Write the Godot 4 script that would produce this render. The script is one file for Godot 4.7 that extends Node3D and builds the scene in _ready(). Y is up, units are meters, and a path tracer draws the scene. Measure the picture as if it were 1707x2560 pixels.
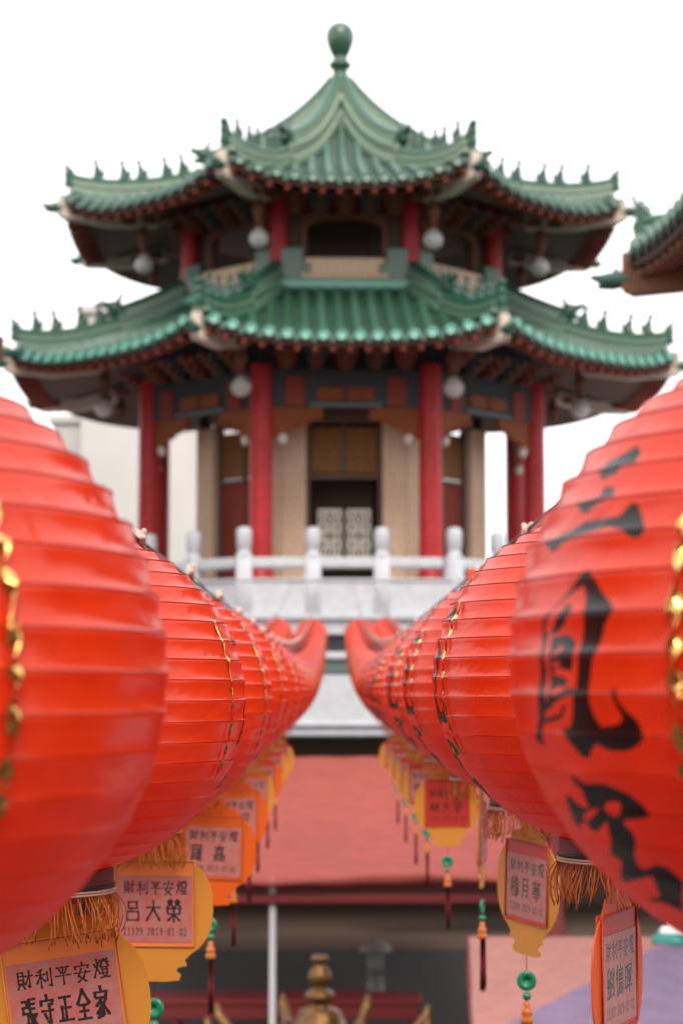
extends Node3D
# A temple pavilion seen between two strings of red lanterns, overcast daylight. Metres, y up, camera 8 m above the plaza looking along -z.

const T8 := 0.41421356
const EYE := 8.0
const INK := [
	[0, "-1.0,35.4 3.1,36.0 8.8,37.6 10.5,36.4 10.3,33.4 8.3,31.3 6.6,31.2 4.4,30.6"],
	[0, "0.4,26.7 3.0,27.0 5.9,27.4 5.8,29.3 9.0,29.1 10.4,27.1 9.7,26.1 6.1,24.8 4.7,24.0 2.1,25.0"],
	[0, "-6.6,19.3 -0.7,21.1 5.4,22.7 11.2,22.9 14.0,22.9 16.4,24.8 17.9,24.7 19.7,21.7 21.1,20.0 21.3,18.7 19.5,18.3 16.1,20.3 12.1,21.1 5.0,19.9 -2.6,17.7"],
	[0, "10.7,13.8 12.9,11.9 14.8,9.5 16.7,8.0 18.0,6.6 17.2,5.6 16.0,4.2 15.4,2.0 14.6,-0.0 13.7,-1.6 13.1,-3.6 12.6,-6.5 12.4,-8.7 13.1,-10.6 14.2,-12.0 17.5,-11.6 18.7,-11.1 18.8,-9.9 17.7,-7.9 17.6,-5.9 18.3,-5.7 18.5,-7.7 19.7,-9.3 21.6,-10.8 22.4,-12.4 22.3,-13.7 20.8,-14.9 18.0,-15.9 15.0,-15.9 12.2,-14.7 10.5,-16.0 9.3,-17.3 7.9,-17.3 6.5,-16.0 5.0,-14.3 4.2,-12.6 6.6,-12.1 7.6,-10.6 8.6,-7.5 9.6,-5.5 10.7,-0.4 11.1,2.9 11.6,5.7 11.2,8.4 10.4,11.0 8.3,10.3 4.8,8.5 2.8,6.9 0.7,4.9 0.3,4.0 1.5,3.2 1.0,1.9 1.1,-2.3 0.5,-6.5 0.4,-8.4 -1.4,-10.8 -2.8,-13.0 -3.8,-15.2 -4.9,-15.6 -7.1,-14.4 -4.4,-11.9 -2.5,-8.7 -1.5,-4.4 -0.3,-0.2 -0.7,3.0 -0.3,5.3 2.0,6.9 4.7,9.0 8.0,11.3"],
	[0, "6.0,8.0 7.8,7.8 8.3,6.7 6.8,5.1 4.5,3.5 3.4,3.1 1.7,3.1 3.6,4.8 5.2,6.6 5.8,7.4"],
	[0, "2.6,2.7 4.9,2.9 6.7,3.1 8.8,2.3 9.7,1.1 9.2,-1.6 8.3,-3.0 6.3,-2.6 4.5,-2.3 3.7,-2.7 3.2,-3.6 6.5,-4.0 7.4,-4.6 6.8,-5.5 4.8,-5.5 2.7,-6.1 2.3,-7.1 5.3,-6.5 6.9,-5.7 9.2,-5.9 9.4,-6.7 6.6,-7.1 3.5,-8.0 2.0,-8.8 0.0,-9.5 -1.8,-9.3 0.5,-8.2 2.3,-5.5 2.3,-2.3 2.9,-0.2 2.4,1.9"],
	[1, "3.6,-0.5 5.4,1.0 6.4,1.2 6.1,0.3 4.6,-0.5"],
	[1, "3.2,-1.5 5.7,-1.3 5.6,-2.0 3.3,-2.4"],
	[0, "-1.4,-10.8 1.8,-10.5 4.8,-9.8 4.8,-8.8 6.3,-8.6 5.7,-9.4 4.6,-10.7 0.6,-11.4 -1.4,-11.6"],
	[0, "2.4,-20.2 4.1,-20.8 5.5,-21.8 11.0,-21.6 13.5,-22.2 16.1,-23.1 18.3,-24.7 19.4,-26.4 18.1,-27.2 12.3,-27.9 11.8,-29.3 13.1,-29.8 12.8,-32.0 9.2,-35.6 8.5,-37.1 9.8,-38.0 14.4,-36.5 17.0,-37.0 19.0,-39.6 10.5,-47.9 8.7,-46.4 6.6,-45.5 -0.1,-45.8 7.2,-44.2 9.8,-41.2 11.3,-38.9 5.7,-40.2 -2.6,-42.0 -4.3,-41.6 -0.0,-39.3 3.6,-36.8 1.2,-35.3 5.0,-32.7 5.9,-30.7 7.1,-29.3 6.6,-28.7 3.7,-30.2 1.7,-31.0 -0.2,-30.5 -0.4,-29.5 -1.0,-29.0 -4.0,-30.1 -6.1,-30.9 -6.6,-29.7 -4.2,-27.0 -3.1,-24.3 -1.7,-24.2 0.3,-25.5 1.9,-26.3 4.2,-26.1 3.9,-24.6 4.0,-23.1 2.6,-21.5"],
	[1, "-0.4,-28.1 3.1,-26.8 6.4,-26.0 7.0,-26.1 4.5,-27.6 0.4,-28.9"],
	[1, "8.5,-26.0 10.0,-24.9 12.3,-24.5 13.5,-25.0 12.6,-26.5 10.8,-27.5 9.4,-27.0"],
	[1, "2.0,-31.0 6.2,-28.9 6.6,-29.3 5.9,-30.7 5.4,-32.3 4.0,-33.1 2.4,-31.9"],
]
# brush strokes of the characters on the prayer cards, on a 20 x 20 grid
const ROOF := "10,0 10.5,2.5;2,3.5 2,6;2,3.5 18,3.5 17,6;"
const GLYPH := {
	"財": "2,2 8,2 8,13 2,13 2,2;2,5.5 8,5.5;2,9.3 8,9.3;3.5,14 1,18;6.5,14 9,18;10,6 19,6;15.5,1 15.5,17 13.5,16;15,7 10,14",
	"利": "8,1 3,3;1,6 11,6;6,3 6,19;6,7 1,14;6,8 11,13;14,4 14,12;18.5,1 18.5,18 16,17",
	"平": "3,3 17,3;6,5 7.5,8.5;14,5 12.5,8.5;1,11 19,11;10,3 10,19.5",
	"安": ROOF + "9,6 5,13 14,19;14,9 11,15 4,19;1,10 19,10",
	"燈": "2,5 3,8;7,4 6,7;5,1 5,9 1,18;5,10 8,15;9,2 13,2 9,8;10,4 11,5.5;18,1 16,3;14,1 19,8;17,5 19,4;11,9 17,9;11,11 17,11 17,14.5 11,14.5 11,11;12,15.5 13,18;16.5,15.5 15.5,18;9,19 19.5,19",
	"呂": "5,2 15,2 15,8 5,8 5,2;9,8 8,11;3,11 17,11 17,19 3,19 3,11",
	"大": "2,7 18,7;10,1 10,8 2,19;10,8 18,19",
	"榮": "3,1 3.5,3;8,1 7,3;5.5,0 5.5,3 2,7;6,4 9,6.5;12,1 12.5,3;17,1 16,3;14.5,0 14.5,3 11,7;15,4 18,6.5;2,8 2,11;2,8 18,8 17,11;3,13 17,13;10,9 10,20;10,13 3,19;10,13 17,19",
	"張": "2,2 7,2 7,6 2,6 2,10 8,10 7,18 5,17;11,1 11,11;11,1 18,1;11,4 17,4;11,7 17,7;9,11 19.5,11;12,11 12,18 15,16;18,12 14,14.5;14,11 19,19",
	"守": ROOF + "3,10 17,10;13,6 13,18 10,17;6,12 8,15",
	"正": "3,3 17,3;10,3 10,18;10,10 16,10;5,9 5,18;1,18 19,18",
	"全": "10,0 2,9;10,1 18,9;5,10 15,10;5,14 15,14;10,10 10,19;2,19 18,19",
	"家": ROOF + "4,7 16,7;11,7 3,12;9,10 12,18 9,19;10,12 3,17;11,14 4,20;16,8 12,12;12,12 19,18",
	"嘉": "3,3 17,3;10,0 10,5;5,5 15,5;5,7 15,7 15,10 5,10 5,7;7,11 8,12.5;13,11 12,12.5;1,13 19,13;2,16 8,16 7,20;5,14 2,20;12,15 18,15 18,19 12,19 12,15",
	"羅": "2,1 18,1 18,6 2,6 2,1;7,1 7,6;13,1 13,6;7,7 3,10 7,11 3,14;5,14 5,20;2,16 1,19;8,15 9,18;13,7 10,12;12,10 12,20;15,8 16,9;12,10 19,10;12,13 18,13;12,16 18,16;12,19.5 19,19.5;15.5,10 15.5,19",
	"月": "5,1 5,12 2,19;5,1 15,1 15,18 12,17;5,7 15,7;5,12 15,12",
	"華": "1,3 19,3;6,1 6,6;14,1 14,6;4,7 16,7;2,10 18,10;6,8 6,13;14,8 14,13;1,13 19,13;4,16 16,16;10,6 10,20",
	"穆": "7,1 3,3;1,6 9,6;5,3 5,19;5,7 1,14;5,8 9,12;14,0 12,2;11,2 18,2 18,7 11,7 11,2;11,4.5 18,4.5;14.5,8 14.5,12;11,9 10,11;17,9 19,11;17,12 11,15;18,14 11,18;19,16.5 12,20",
	"劉": "6,0 2,2 2,8 4,7;9,2 13,2 12,7;10,2 8,7;7,8 1,11;7,8 13,11;3,12 11,12;7,10 7,19;3,14 4,16;11,14 10,16;1,19 13,18;16,4 16,13;19,1 19,18 17,17",
	"德": "5,0 1,5;5,4 1,9;3.5,8 3.5,20;8,3 19,3;13,0 13,6;8,6 19,6 19,9.5 8,9.5 8,6;11.5,6 11.5,9.5;15.5,6 15.5,9.5;8,12 19,12;8,14.5 7,19;11,14 11,18 17,18.5 18,16;14,14 15,16;18,13 19.5,16",
	"暉": "1,3 6,3 6,17 1,17 1,3;1,10 6,10;8,2 8,5;8,2 19,2 18,5;9,6 18,6;10,8 17,8 17,13 10,13 10,8;10,10.5 17,10.5;8,16 19.5,16;13.5,5 13.5,20",
	"林": "1,6 9,6;5,1 5,19;5,7 1,14;5,8 9,13;11,6 19,6;15,1 15,19;15,7 11,14;15,8 19.5,14",
	"0": "6,1 2,4 2,16 6,19 10,16 10,4 6,1", "1": "3,4 6,1 6,19;3,19 9,19", "2": "2,4 6,1 10,4 10,8 2,19 10,19",
	"3": "2,2 9,2 5,8 10,12 9,17 5,19 2,17", "9": "10,7 6,10 2,7 2,3 6,1 10,3 10,12 5,19", "-": "3,10 9,10",
}

var M := {}
var taken := {}
var rng := RandomNumberGenerator.new()


# ---------------------------------------------------------------- helpers
func lin(r: float, g: float, b: float) -> Color:
	return Color(r, g, b).linear_to_srgb()


func mat(key: String, c: Color, rough := 0.7, metal := 0.0, spec := 0.5) -> StandardMaterial3D:
	var m := StandardMaterial3D.new()
	m.resource_name = key
	m.albedo_color = c
	m.roughness = rough
	m.metallic = metal
	m.metallic_specular = spec
	M[key] = m
	return m


func noise_tex(sd: int, freq: float, lo: Color, hi: Color, size := 256, octaves := 4) -> NoiseTexture2D:
	var n := FastNoiseLite.new()
	n.seed = sd
	n.frequency = freq
	n.fractal_octaves = octaves
	var t := NoiseTexture2D.new()
	t.width = size
	t.height = size
	t.seamless = true
	t.noise = n
	var g := Gradient.new()
	g.set_color(0, lo)
	g.set_color(1, hi)
	t.color_ramp = g
	return t


# blotches of wear and dirt over a surface, and a little relief
func vary(m: StandardMaterial3D, sd: int, freq: float, lo: Color, hi: Color, per_metre: float, relief := 0.0) -> void:
	m.albedo_texture = noise_tex(sd, freq, lo, hi)
	m.uv1_triplanar = true
	m.uv1_world_triplanar = true
	m.uv1_scale = Vector3.ONE * per_metre
	if relief > 0.0:
		m.heightmap_enabled = true
		m.heightmap_texture = noise_tex(sd + 7, freq * 1.7, Color.BLACK, Color.WHITE)
		m.heightmap_scale = relief


func numbered(called: String) -> String:
	var n: int = taken.get(called, 0)
	taken[called] = n + 1
	return called if n == 0 else "%s_%03d" % [called, n]


func tag(o: Node, label: String, category := "", group := "", kind := "") -> void:
	if label: o.set_meta("label", label)
	if category: o.set_meta("category", category)
	if group: o.set_meta("group", group)
	if kind: o.set_meta("kind", kind)


func thing(called: String, label: String, category: String, at := Vector3.ZERO, group := "", turn := 0.0) -> Node3D:
	var o := Node3D.new()
	o.name = numbered(called)
	add_child(o)
	o.position = at
	o.rotation.y = turn
	tag(o, label, category, group)
	return o


func part(parent: Node, called: String, mesh: Mesh, m: Material, at := Transform3D()) -> MeshInstance3D:
	var o := MeshInstance3D.new()
	o.name = called
	o.mesh = mesh
	o.material_override = m
	o.transform = at
	parent.add_child(o, true)
	return o


func at(x: float, y: float, z: float, turn := 0.0) -> Transform3D:
	return Transform3D(Basis(Vector3.UP, turn), Vector3(x, y, z))


func begin(flat := false) -> SurfaceTool:
	var st := SurfaceTool.new()
	st.begin(Mesh.PRIMITIVE_TRIANGLES)
	st.set_smooth_group(-1 if flat else 0)
	return st


func done(st: SurfaceTool) -> ArrayMesh:
	st.generate_normals()
	return st.commit()


# corners counter-clockwise as seen from outside
func quad(st: SurfaceTool, a: Vector3, b: Vector3, c: Vector3, d: Vector3) -> void:
	for v in [a, c, b, a, d, c]:
		st.add_vertex(v)


func tri(st: SurfaceTool, a: Vector3, b: Vector3, c: Vector3) -> void:
	for v in [a, c, b]:
		st.add_vertex(v)


func grid(st: SurfaceTool, rows: Array) -> void:
	for i in rows.size() - 1:
		var p: PackedVector3Array = rows[i]
		var q: PackedVector3Array = rows[i + 1]
		for j in p.size() - 1:
			quad(st, p[j], p[j + 1], q[j + 1], q[j])


func lathe(profile: Array, seg := 24, st: SurfaceTool = null, origin := Transform3D()) -> ArrayMesh:
	var own := st == null
	if own: st = begin()
	var rows := []
	for p in profile:
		var row := PackedVector3Array()
		for j in seg + 1:
			var f := TAU * (j % seg) / seg
			row.append(origin * Vector3(p[0] * sin(f), p[1], p[0] * cos(f)))
		rows.append(row)
	grid(st, rows)
	return done(st) if own else null


# a box with chamfered vertical and top edges
func bevel_box(st: SurfaceTool, o: Transform3D, size: Vector3, c := 0.02) -> void:
	var h := size / 2
	c = minf(c, minf(h.x, minf(h.y, h.z)) * 0.6)
	var rows := []
	for l in [[-h.y, c, true], [-h.y, c, false], [-h.y + c, 0.0, false], [h.y - c, 0.0, false], [h.y, c, false], [h.y, c, true]]:
		var x: float = h.x - l[1]
		var z: float = h.z - l[1]
		var k: float = 0.0 if l[2] else 1.0
		var e: float = c * 0.6
		var row := PackedVector3Array()
		for q in [[x - e, z], [x, z - e], [x, -z + e], [x - e, -z], [-x + e, -z], [-x, -z + e], [-x, z - e], [-x + e, z], [x - e, z]]:
			row.append(o * Vector3(q[0] * k, l[0], q[1] * k))
		rows.append(row)
	# seen from above the ring runs towards -z on the +x side: counter-clockwise from outside
	grid(st, rows)


func box(size: Vector3, c := 0.02) -> ArrayMesh:
	var st := begin(true)
	bevel_box(st, Transform3D(), size, c)
	return done(st)


func tube(path: PackedVector3Array, radius: Variant, seg := 8, st: SurfaceTool = null) -> ArrayMesh:
	var own := st == null
	if own: st = begin()
	var rows := []
	var side := Vector3.ZERO
	for i in path.size():
		var d: Vector3 = (path[mini(i + 1, path.size() - 1)] - path[maxi(i - 1, 0)]).normalized()
		if side == Vector3.ZERO:
			side = d.cross(Vector3.UP if absf(d.y) < 0.9 else Vector3.RIGHT).normalized()
		side = (side - d * side.dot(d)).normalized()
		var up := side.cross(d)
		var r: float = radius[i] if radius is Array or radius is PackedFloat32Array else radius
		var row := PackedVector3Array()
		for j in seg + 1:
			var f := TAU * (j % seg) / seg
			row.append(path[i] + side * cos(f) * r + up * sin(f) * r)
		rows.append(row)
	grid(st, rows)
	for e in [0, rows.size() - 1]:
		for j in seg:
			tri(st, path[e], rows[e][j], rows[e][j + 1])
	return done(st) if own else null


# a closed outline (side, up) carried along a path
func sweep(path: PackedVector3Array, outline: Array) -> ArrayMesh:
	var st := begin(true)
	var rows := []
	for i in path.size():
		var d: Vector3 = path[mini(i + 1, path.size() - 1)] - path[maxi(i - 1, 0)]
		var side := Vector3(d.z, 0, -d.x).normalized()
		var row := PackedVector3Array()
		for q in outline + [outline[0]]:
			row.append(path[i] + side * q[0] + Vector3.UP * q[1])
		rows.append(row)
	grid(st, rows)
	for e in [0, rows.size() - 1]:
		var mid := Vector3.ZERO
		for j in outline.size(): mid += rows[e][j] / outline.size()
		for j in outline.size(): tri(st, mid, rows[e][j], rows[e][j + 1])
	return done(st)


# a flat outline in x, y given thickness in z
func plate(outline: PackedVector2Array, thick: float, bevel := 0.0) -> ArrayMesh:
	var st := begin(true)
	var inner := outline
	if bevel > 0.0:
		var got := Geometry2D.offset_polygon(outline, -bevel)
		if got.size() == 1: inner = got[0]
	for s in [1.0, -1.0]:
		var ids := Geometry2D.triangulate_polygon(inner)
		for i in range(0, ids.size(), 3):
			for j in [0, 1, 2]:
				st.add_vertex(Vector3(inner[ids[i + j]].x, inner[ids[i + j]].y, s * thick / 2))
	for i in outline.size():
		var a := outline[i]
		var b := outline[(i + 1) % outline.size()]
		var z := thick / 2 - bevel
		quad(st, Vector3(a.x, a.y, z), Vector3(a.x, a.y, -z), Vector3(b.x, b.y, -z), Vector3(b.x, b.y, z))
		if inner.size() == outline.size() and bevel > 0.0:
			var best := 0
			for j in inner.size():
				if inner[j].distance_to(a) < inner[best].distance_to(a): best = j
			var best2 := 0
			for j in inner.size():
				if inner[j].distance_to(b) < inner[best2].distance_to(b): best2 = j
			for s in [1.0, -1.0]:
				quad(st, Vector3(a.x, a.y, s * z), Vector3(b.x, b.y, s * z), Vector3(inner[best2].x, inner[best2].y, s * thick / 2), Vector3(inner[best].x, inner[best].y, s * thick / 2))
		elif bevel > 0.0:
			for s in [1.0, -1.0]:
				quad(st, Vector3(a.x, a.y, s * z), Vector3(b.x, b.y, s * z), Vector3(b.x, b.y, s * thick / 2), Vector3(a.x, a.y, s * thick / 2))
	return done(st)


# one continuous skin round tapered capsules [a, b, ra, rb], joined smoothly (surface nets)
func sculpt(bones: Array, cell: float, k := 0.05) -> ArrayMesh:
	var lo := Vector3.INF
	var hi := -Vector3.INF
	for b in bones:
		for e in [0, 1]:
			var r: Vector3 = Vector3.ONE * (b[2 + e] + cell * 2)
			lo = lo.min(b[e] - r)
			hi = hi.max(b[e] + r)
	var n := Vector3i(((hi - lo) / cell).ceil()) + Vector3i.ONE
	var field := PackedFloat32Array()
	field.resize(n.x * n.y * n.z)
	for z in n.z:
		for y in n.y:
			for x in n.x:
				var p := lo + Vector3(x, y, z) * cell
				var acc := 0.0
				for b in bones:
					var ab: Vector3 = b[1] - b[0]
					var t := clampf((p - b[0]).dot(ab) / maxf(ab.length_squared(), 1e-9), 0.0, 1.0)
					acc += exp(-((p - b[0] - ab * t).length() - lerpf(b[2], b[3], t)) / (k * 0.35))
				field[(z * n.y + y) * n.x + x] = -log(maxf(acc, 1e-30)) * k * 0.35
	var verts := {}
	var st := begin()
	var corner := [Vector3i(0, 0, 0), Vector3i(1, 0, 0), Vector3i(0, 1, 0), Vector3i(1, 1, 0), Vector3i(0, 0, 1), Vector3i(1, 0, 1), Vector3i(0, 1, 1), Vector3i(1, 1, 1)]
	var edges := [[0, 1], [2, 3], [4, 5], [6, 7], [0, 2], [1, 3], [4, 6], [5, 7], [0, 4], [1, 5], [2, 6], [3, 7]]
	for z in n.z - 1:
		for y in n.y - 1:
			for x in n.x - 1:
				var sum := Vector3.ZERO
				var hits := 0
				for e in edges:
					var a: Vector3i = corner[e[0]] + Vector3i(x, y, z)
					var b: Vector3i = corner[e[1]] + Vector3i(x, y, z)
					var fa := field[(a.z * n.y + a.y) * n.x + a.x]
					var fb := field[(b.z * n.y + b.y) * n.x + b.x]
					if (fa < 0.0) != (fb < 0.0):
						sum += Vector3(a).lerp(Vector3(b), fa / (fa - fb))
						hits += 1
				if hits: verts[Vector3i(x, y, z)] = lo + sum / hits * cell
	for c in verts:
		for ax in 3:
			var u := Vector3i.ZERO
			u[(ax + 1) % 3] = 1
			var v := Vector3i.ZERO
			v[(ax + 2) % 3] = 1
			var w := Vector3i.ZERO
			w[ax] = 1
			var b: Vector3i = c + w
			if b[ax] >= n[ax] or not (verts.has(c - u) and verts.has(c - v) and verts.has(c - u - v)): continue
			var fa := field[(c.z * n.y + c.y) * n.x + c.x]
			var fb := field[(b.z * n.y + b.y) * n.x + b.x]
			if (fa < 0.0) == (fb < 0.0): continue
			if fa < 0.0: quad(st, verts[c - u - v], verts[c - v], verts[c], verts[c - u])
			else: quad(st, verts[c - u - v], verts[c - u], verts[c], verts[c - v])
	return done(st)


func ellipse_pts(rx: float, ry: float, n: int) -> PackedVector2Array:
	var p := PackedVector2Array()
	for i in n: p.append(Vector2(rx * cos(TAU * i / n), ry * sin(TAU * i / n)))
	return p


func fill_poly(img: Image, pts: PackedVector2Array, c: Color) -> void:
	var y0 := pts[0].y
	var y1 := pts[0].y
	for p in pts:
		y0 = minf(y0, p.y)
		y1 = maxf(y1, p.y)
	for y in range(int(y0), int(y1) + 1):
		var xs := []
		for i in pts.size():
			var a := pts[i]
			var b := pts[(i + 1) % pts.size()]
			if (a.y <= y + 0.5) != (b.y <= y + 0.5):
				xs.append(a.x + (y + 0.5 - a.y) / (b.y - a.y) * (b.x - a.x))
		xs.sort()
		for i in range(0, xs.size() - 1, 2):
			img.fill_rect(Rect2i(roundi(xs[i]), y, maxi(1, roundi(xs[i + 1]) - roundi(xs[i])), 1), c)


func brush(img: Image, glyph: String, x: float, y: float, w: float, h: float, thick: float, c: Color) -> void:
	for stroke in GLYPH[glyph].split(";", false):
		var pts := []
		for q in stroke.split(" ", false):
			var v: PackedFloat64Array = q.split_floats(",")
			pts.append(Vector2(x + v[0] / 20.0 * w, y + v[1] / 20.0 * h))
		for i in pts.size() - 1:
			var n := int(pts[i].distance_to(pts[i + 1]) / 1.2) + 1
			for s in n + 1:
				var p: Vector2 = pts[i].lerp(pts[i + 1], float(s) / n)
				var r := thick * (1.15 - 0.35 * sin(PI * s / n))
				img.fill_rect(Rect2i(int(p.x - r), int(p.y - r * 0.8), maxi(1, int(r * 2)), maxi(1, int(r * 1.6))), c)


# ---------------------------------------------------------------- materials
func make_materials() -> void:
	var m := mat("red_cloth", Color.WHITE, 0.3, 0.0, 0.52)
	m.clearcoat_enabled = true
	m.clearcoat = 0.5
	m.clearcoat_roughness = 0.22
	m.albedo_texture = ImageTexture.create_from_image(lantern_print())
	m.backlight_enabled = true
	m.backlight = Color(1, 1, 1)
	m.heightmap_enabled = true
	m.heightmap_texture = noise_tex(61, 0.012, Color.BLACK, Color.WHITE, 512, 5)
	m.heightmap_scale = 0.25
	mat("gold_foil", lin(0.72, 0.46, 0.14), 0.12, 1.0)
	mat("collar", lin(0.13, 0.008, 0.008), 0.6)
	mat("black", lin(0.012, 0.012, 0.011), 0.6)
	mat("braid", lin(0.6, 0.42, 0.3), 0.8)
	mat("fringe", lin(0.58, 0.15, 0.025), 0.5)
	mat("tie", lin(0.5, 0.36, 0.3), 0.7)
	mat("wire", lin(0.03, 0.022, 0.02), 0.5)
	mat("red_cloth_plain", lin(0.9, 0.074, 0.012), 0.4)
	mat("ribbon", lin(0.42, 0.018, 0.012), 0.5)
	mat("jade", lin(0.01, 0.2, 0.1), 0.25)
	mat("orange_bead", lin(0.5, 0.13, 0.015), 0.35)
	mat("tassel", lin(0.2, 0.008, 0.01), 0.6)
	for c in [["card_yellow", lin(0.62, 0.3, 0.05)], ["card_orange", lin(0.72, 0.15, 0.02)]]:
		m = mat(c[0], c[1], 0.4)
		m.backlight_enabled = true
		m.backlight = c[1]
	mat("card_tan", lin(0.68, 0.2, 0.05), 0.45)
	mat("card_red", lin(0.5, 0.035, 0.02), 0.45)
	# pavilion
	var tones := [lin(0.055, 0.15, 0.1), lin(0.07, 0.18, 0.125), lin(0.045, 0.13, 0.08)]
	for i in 3:
		m = mat("glaze%d" % i, tones[i], 0.3, 0.0, 0.6)
		vary(m, 20 + i, 0.04, Color(0.55, 0.58, 0.52), Color(1, 1, 1), 0.8)
	m = mat("pan", lin(0.03, 0.09, 0.06), 0.4)
	vary(m, 31, 0.02, Color(0.6, 0.6, 0.58), Color(1, 1, 1), 0.5)
	for e in [["ridge", lin(0.13, 0.24, 0.17)], ["ridge_pale", lin(0.29, 0.38, 0.29)]]:
		m = mat(e[0], e[1], 0.3, 0.0, 0.6)
		vary(m, 32, 0.03, Color(0.62, 0.66, 0.6), Color(1, 1, 1), 0.8)
	mat("ridge_dark", lin(0.02, 0.085, 0.05), 0.35)
	mat("figure", lin(0.015, 0.06, 0.04), 0.35)
	mat("cap", lin(0.08, 0.29, 0.225), 0.3, 0.0, 0.6)
	mat("soffit", lin(0.12, 0.07, 0.055), 0.85)
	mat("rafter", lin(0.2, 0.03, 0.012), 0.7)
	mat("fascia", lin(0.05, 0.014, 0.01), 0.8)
	mat("cream_beam", lin(0.55, 0.46, 0.38), 0.7)
	mat("bracket", lin(0.16, 0.06, 0.03), 0.75)
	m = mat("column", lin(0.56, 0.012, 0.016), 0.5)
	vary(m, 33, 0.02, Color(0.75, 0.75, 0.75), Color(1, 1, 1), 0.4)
	mat("teal_paint", lin(0.04, 0.09, 0.1), 0.7)
	mat("bounce_lacquer", lin(0.36, 0.02, 0.012), 0.6)  # red of the added hall, picked to bounce onto the lanterns
	mat("beam", lin(0.035, 0.045, 0.05), 0.7)
	mat("beam_edge", lin(0.12, 0.15, 0.17), 0.7)
	m = mat("carving", lin(0.6, 0.16, 0.035), 0.65)
	vary(m, 34, 0.05, Color(0.35, 0.3, 0.3), Color(1, 1, 1), 0.9, 3.0)
	mat("panel_red", lin(0.22, 0.03, 0.015), 0.7)
	m = mat("cream", lin(0.76, 0.55, 0.41), 0.75)
	vary(m, 35, 0.03, Color(0.82, 0.78, 0.72), Color(1, 1, 1), 0.8)
	m = mat("gold_panel", lin(0.58, 0.26, 0.05), 0.45)
	vary(m, 36, 0.06, Color(0.25, 0.2, 0.2), Color(1, 1, 1), 0.8, 3.0)
	mat("dark_wood", lin(0.12, 0.08, 0.06), 0.8)
	m = mat("marble", lin(0.53, 0.55, 0.6), 0.6)
	vary(m, 37, 0.03, Color(0.92, 0.92, 0.91), Color(1, 1, 1), 0.3, 0.2)
	mat("screen_stone", lin(0.65, 0.61, 0.53), 0.7)
	mat("grey_stone", lin(0.2, 0.205, 0.18), 0.8)
	mat("awning_shade", lin(0.035, 0.034, 0.033), 0.95)  # near-black standing in for the shade under the awning
	mat("globe", lin(0.48, 0.45, 0.43), 0.3)
	mat("teal_tile", lin(0.09, 0.13, 0.12), 0.5)
	m = mat("ground", lin(0.1, 0.097, 0.092), 0.9)
	vary(m, 38, 0.02, Color(0.75, 0.75, 0.75), Color(1, 1, 1), 0.15)
	# plaza
	m = mat("canopy", lin(0.43, 0.08, 0.06), 0.7)
	vary(m, 39, 0.03, Color(0.84, 0.86, 0.88), Color(1, 1, 1), 0.16)
	m.backlight_enabled = true
	m.backlight = lin(0.3, 0.04, 0.03)
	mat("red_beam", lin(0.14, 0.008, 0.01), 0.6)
	mat("steel", lin(0.42, 0.42, 0.44), 0.45)
	mat("blue_grey", lin(0.07, 0.1, 0.13), 0.6)
	m = mat("bronze", lin(0.3, 0.16, 0.06), 0.38, 0.75)
	vary(m, 40, 0.04, Color(0.5, 0.46, 0.42), Color(1, 1, 1), 1.2, 0.5)
	for c in [["tent_pink", lin(0.46, 0.185, 0.15)], ["tent_purple", lin(0.21, 0.14, 0.25)], ["tent_red", lin(0.6, 0.06, 0.05)]]:
		m = mat(c[0], c[1], 0.65)
		m.backlight_enabled = true
		m.backlight = c[1] * 0.5
		vary(m, 50, 0.025, Color(0.86, 0.84, 0.84), Color(1, 1, 1), 0.25)
	mat("teal_plastic", lin(0.02, 0.25, 0.2), 0.3)
	mat("white_plastic", lin(0.8, 0.8, 0.76), 0.4)
	m = mat("far_wall", lin(0.55, 0.52, 0.5), 0.9)
	vary(m, 41, 0.01, Color(0.93, 0.93, 0.93), Color(1, 1, 1), 0.05)
	mat("far_glass", lin(0.1, 0.11, 0.12), 0.2)


# the dyed cloth of a lantern with its brush writing, longitude by latitude
func lantern_print() -> Image:
	var img := Image.create(2048, 1024, false, Image.FORMAT_RGB8)
	img.fill(lin(0.9, 0.074, 0.012))
	var n := FastNoiseLite.new()
	n.seed = 5
	n.frequency = 0.02
	for y in range(0, 1024, 2):
		for x in range(0, 2048, 2):
			var k := 0.94 + 0.09 * n.get_noise_2d(x * 0.5, y) + 0.05 * n.get_noise_2d(x * 4.0, y * 9.0)
			img.fill_rect(Rect2i(x, y, 2, 2), lin(0.9 * k, 0.074 * k, 0.012 * k))
	for side in [0.5]:
		for poly in INK:
			var pts := PackedVector2Array()
			for q in poly[1].split(" "):
				var v: PackedFloat64Array = q.split_floats(",")
				pts.append(Vector2((side + v[0] / 360.0) * 2048.0, (90.0 - v[1]) / 180.0 * 1024.0))
			fill_poly(img, pts, lin(0.9, 0.074, 0.012) if poly[0] == 1 else lin(0.013, 0.013, 0.012))
	return img


# ---------------------------------------------------------------- lanterns
const LA := 0.36
const LB := 0.324
const LATS := [71.7, -71.7, 22]


func hoop(i: int) -> Vector2:
	var l := deg_to_rad(lerpf(LATS[0], LATS[1], float(i) / LATS[2]))
	return Vector2(LA * cos(l), LB * sin(l))


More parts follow.
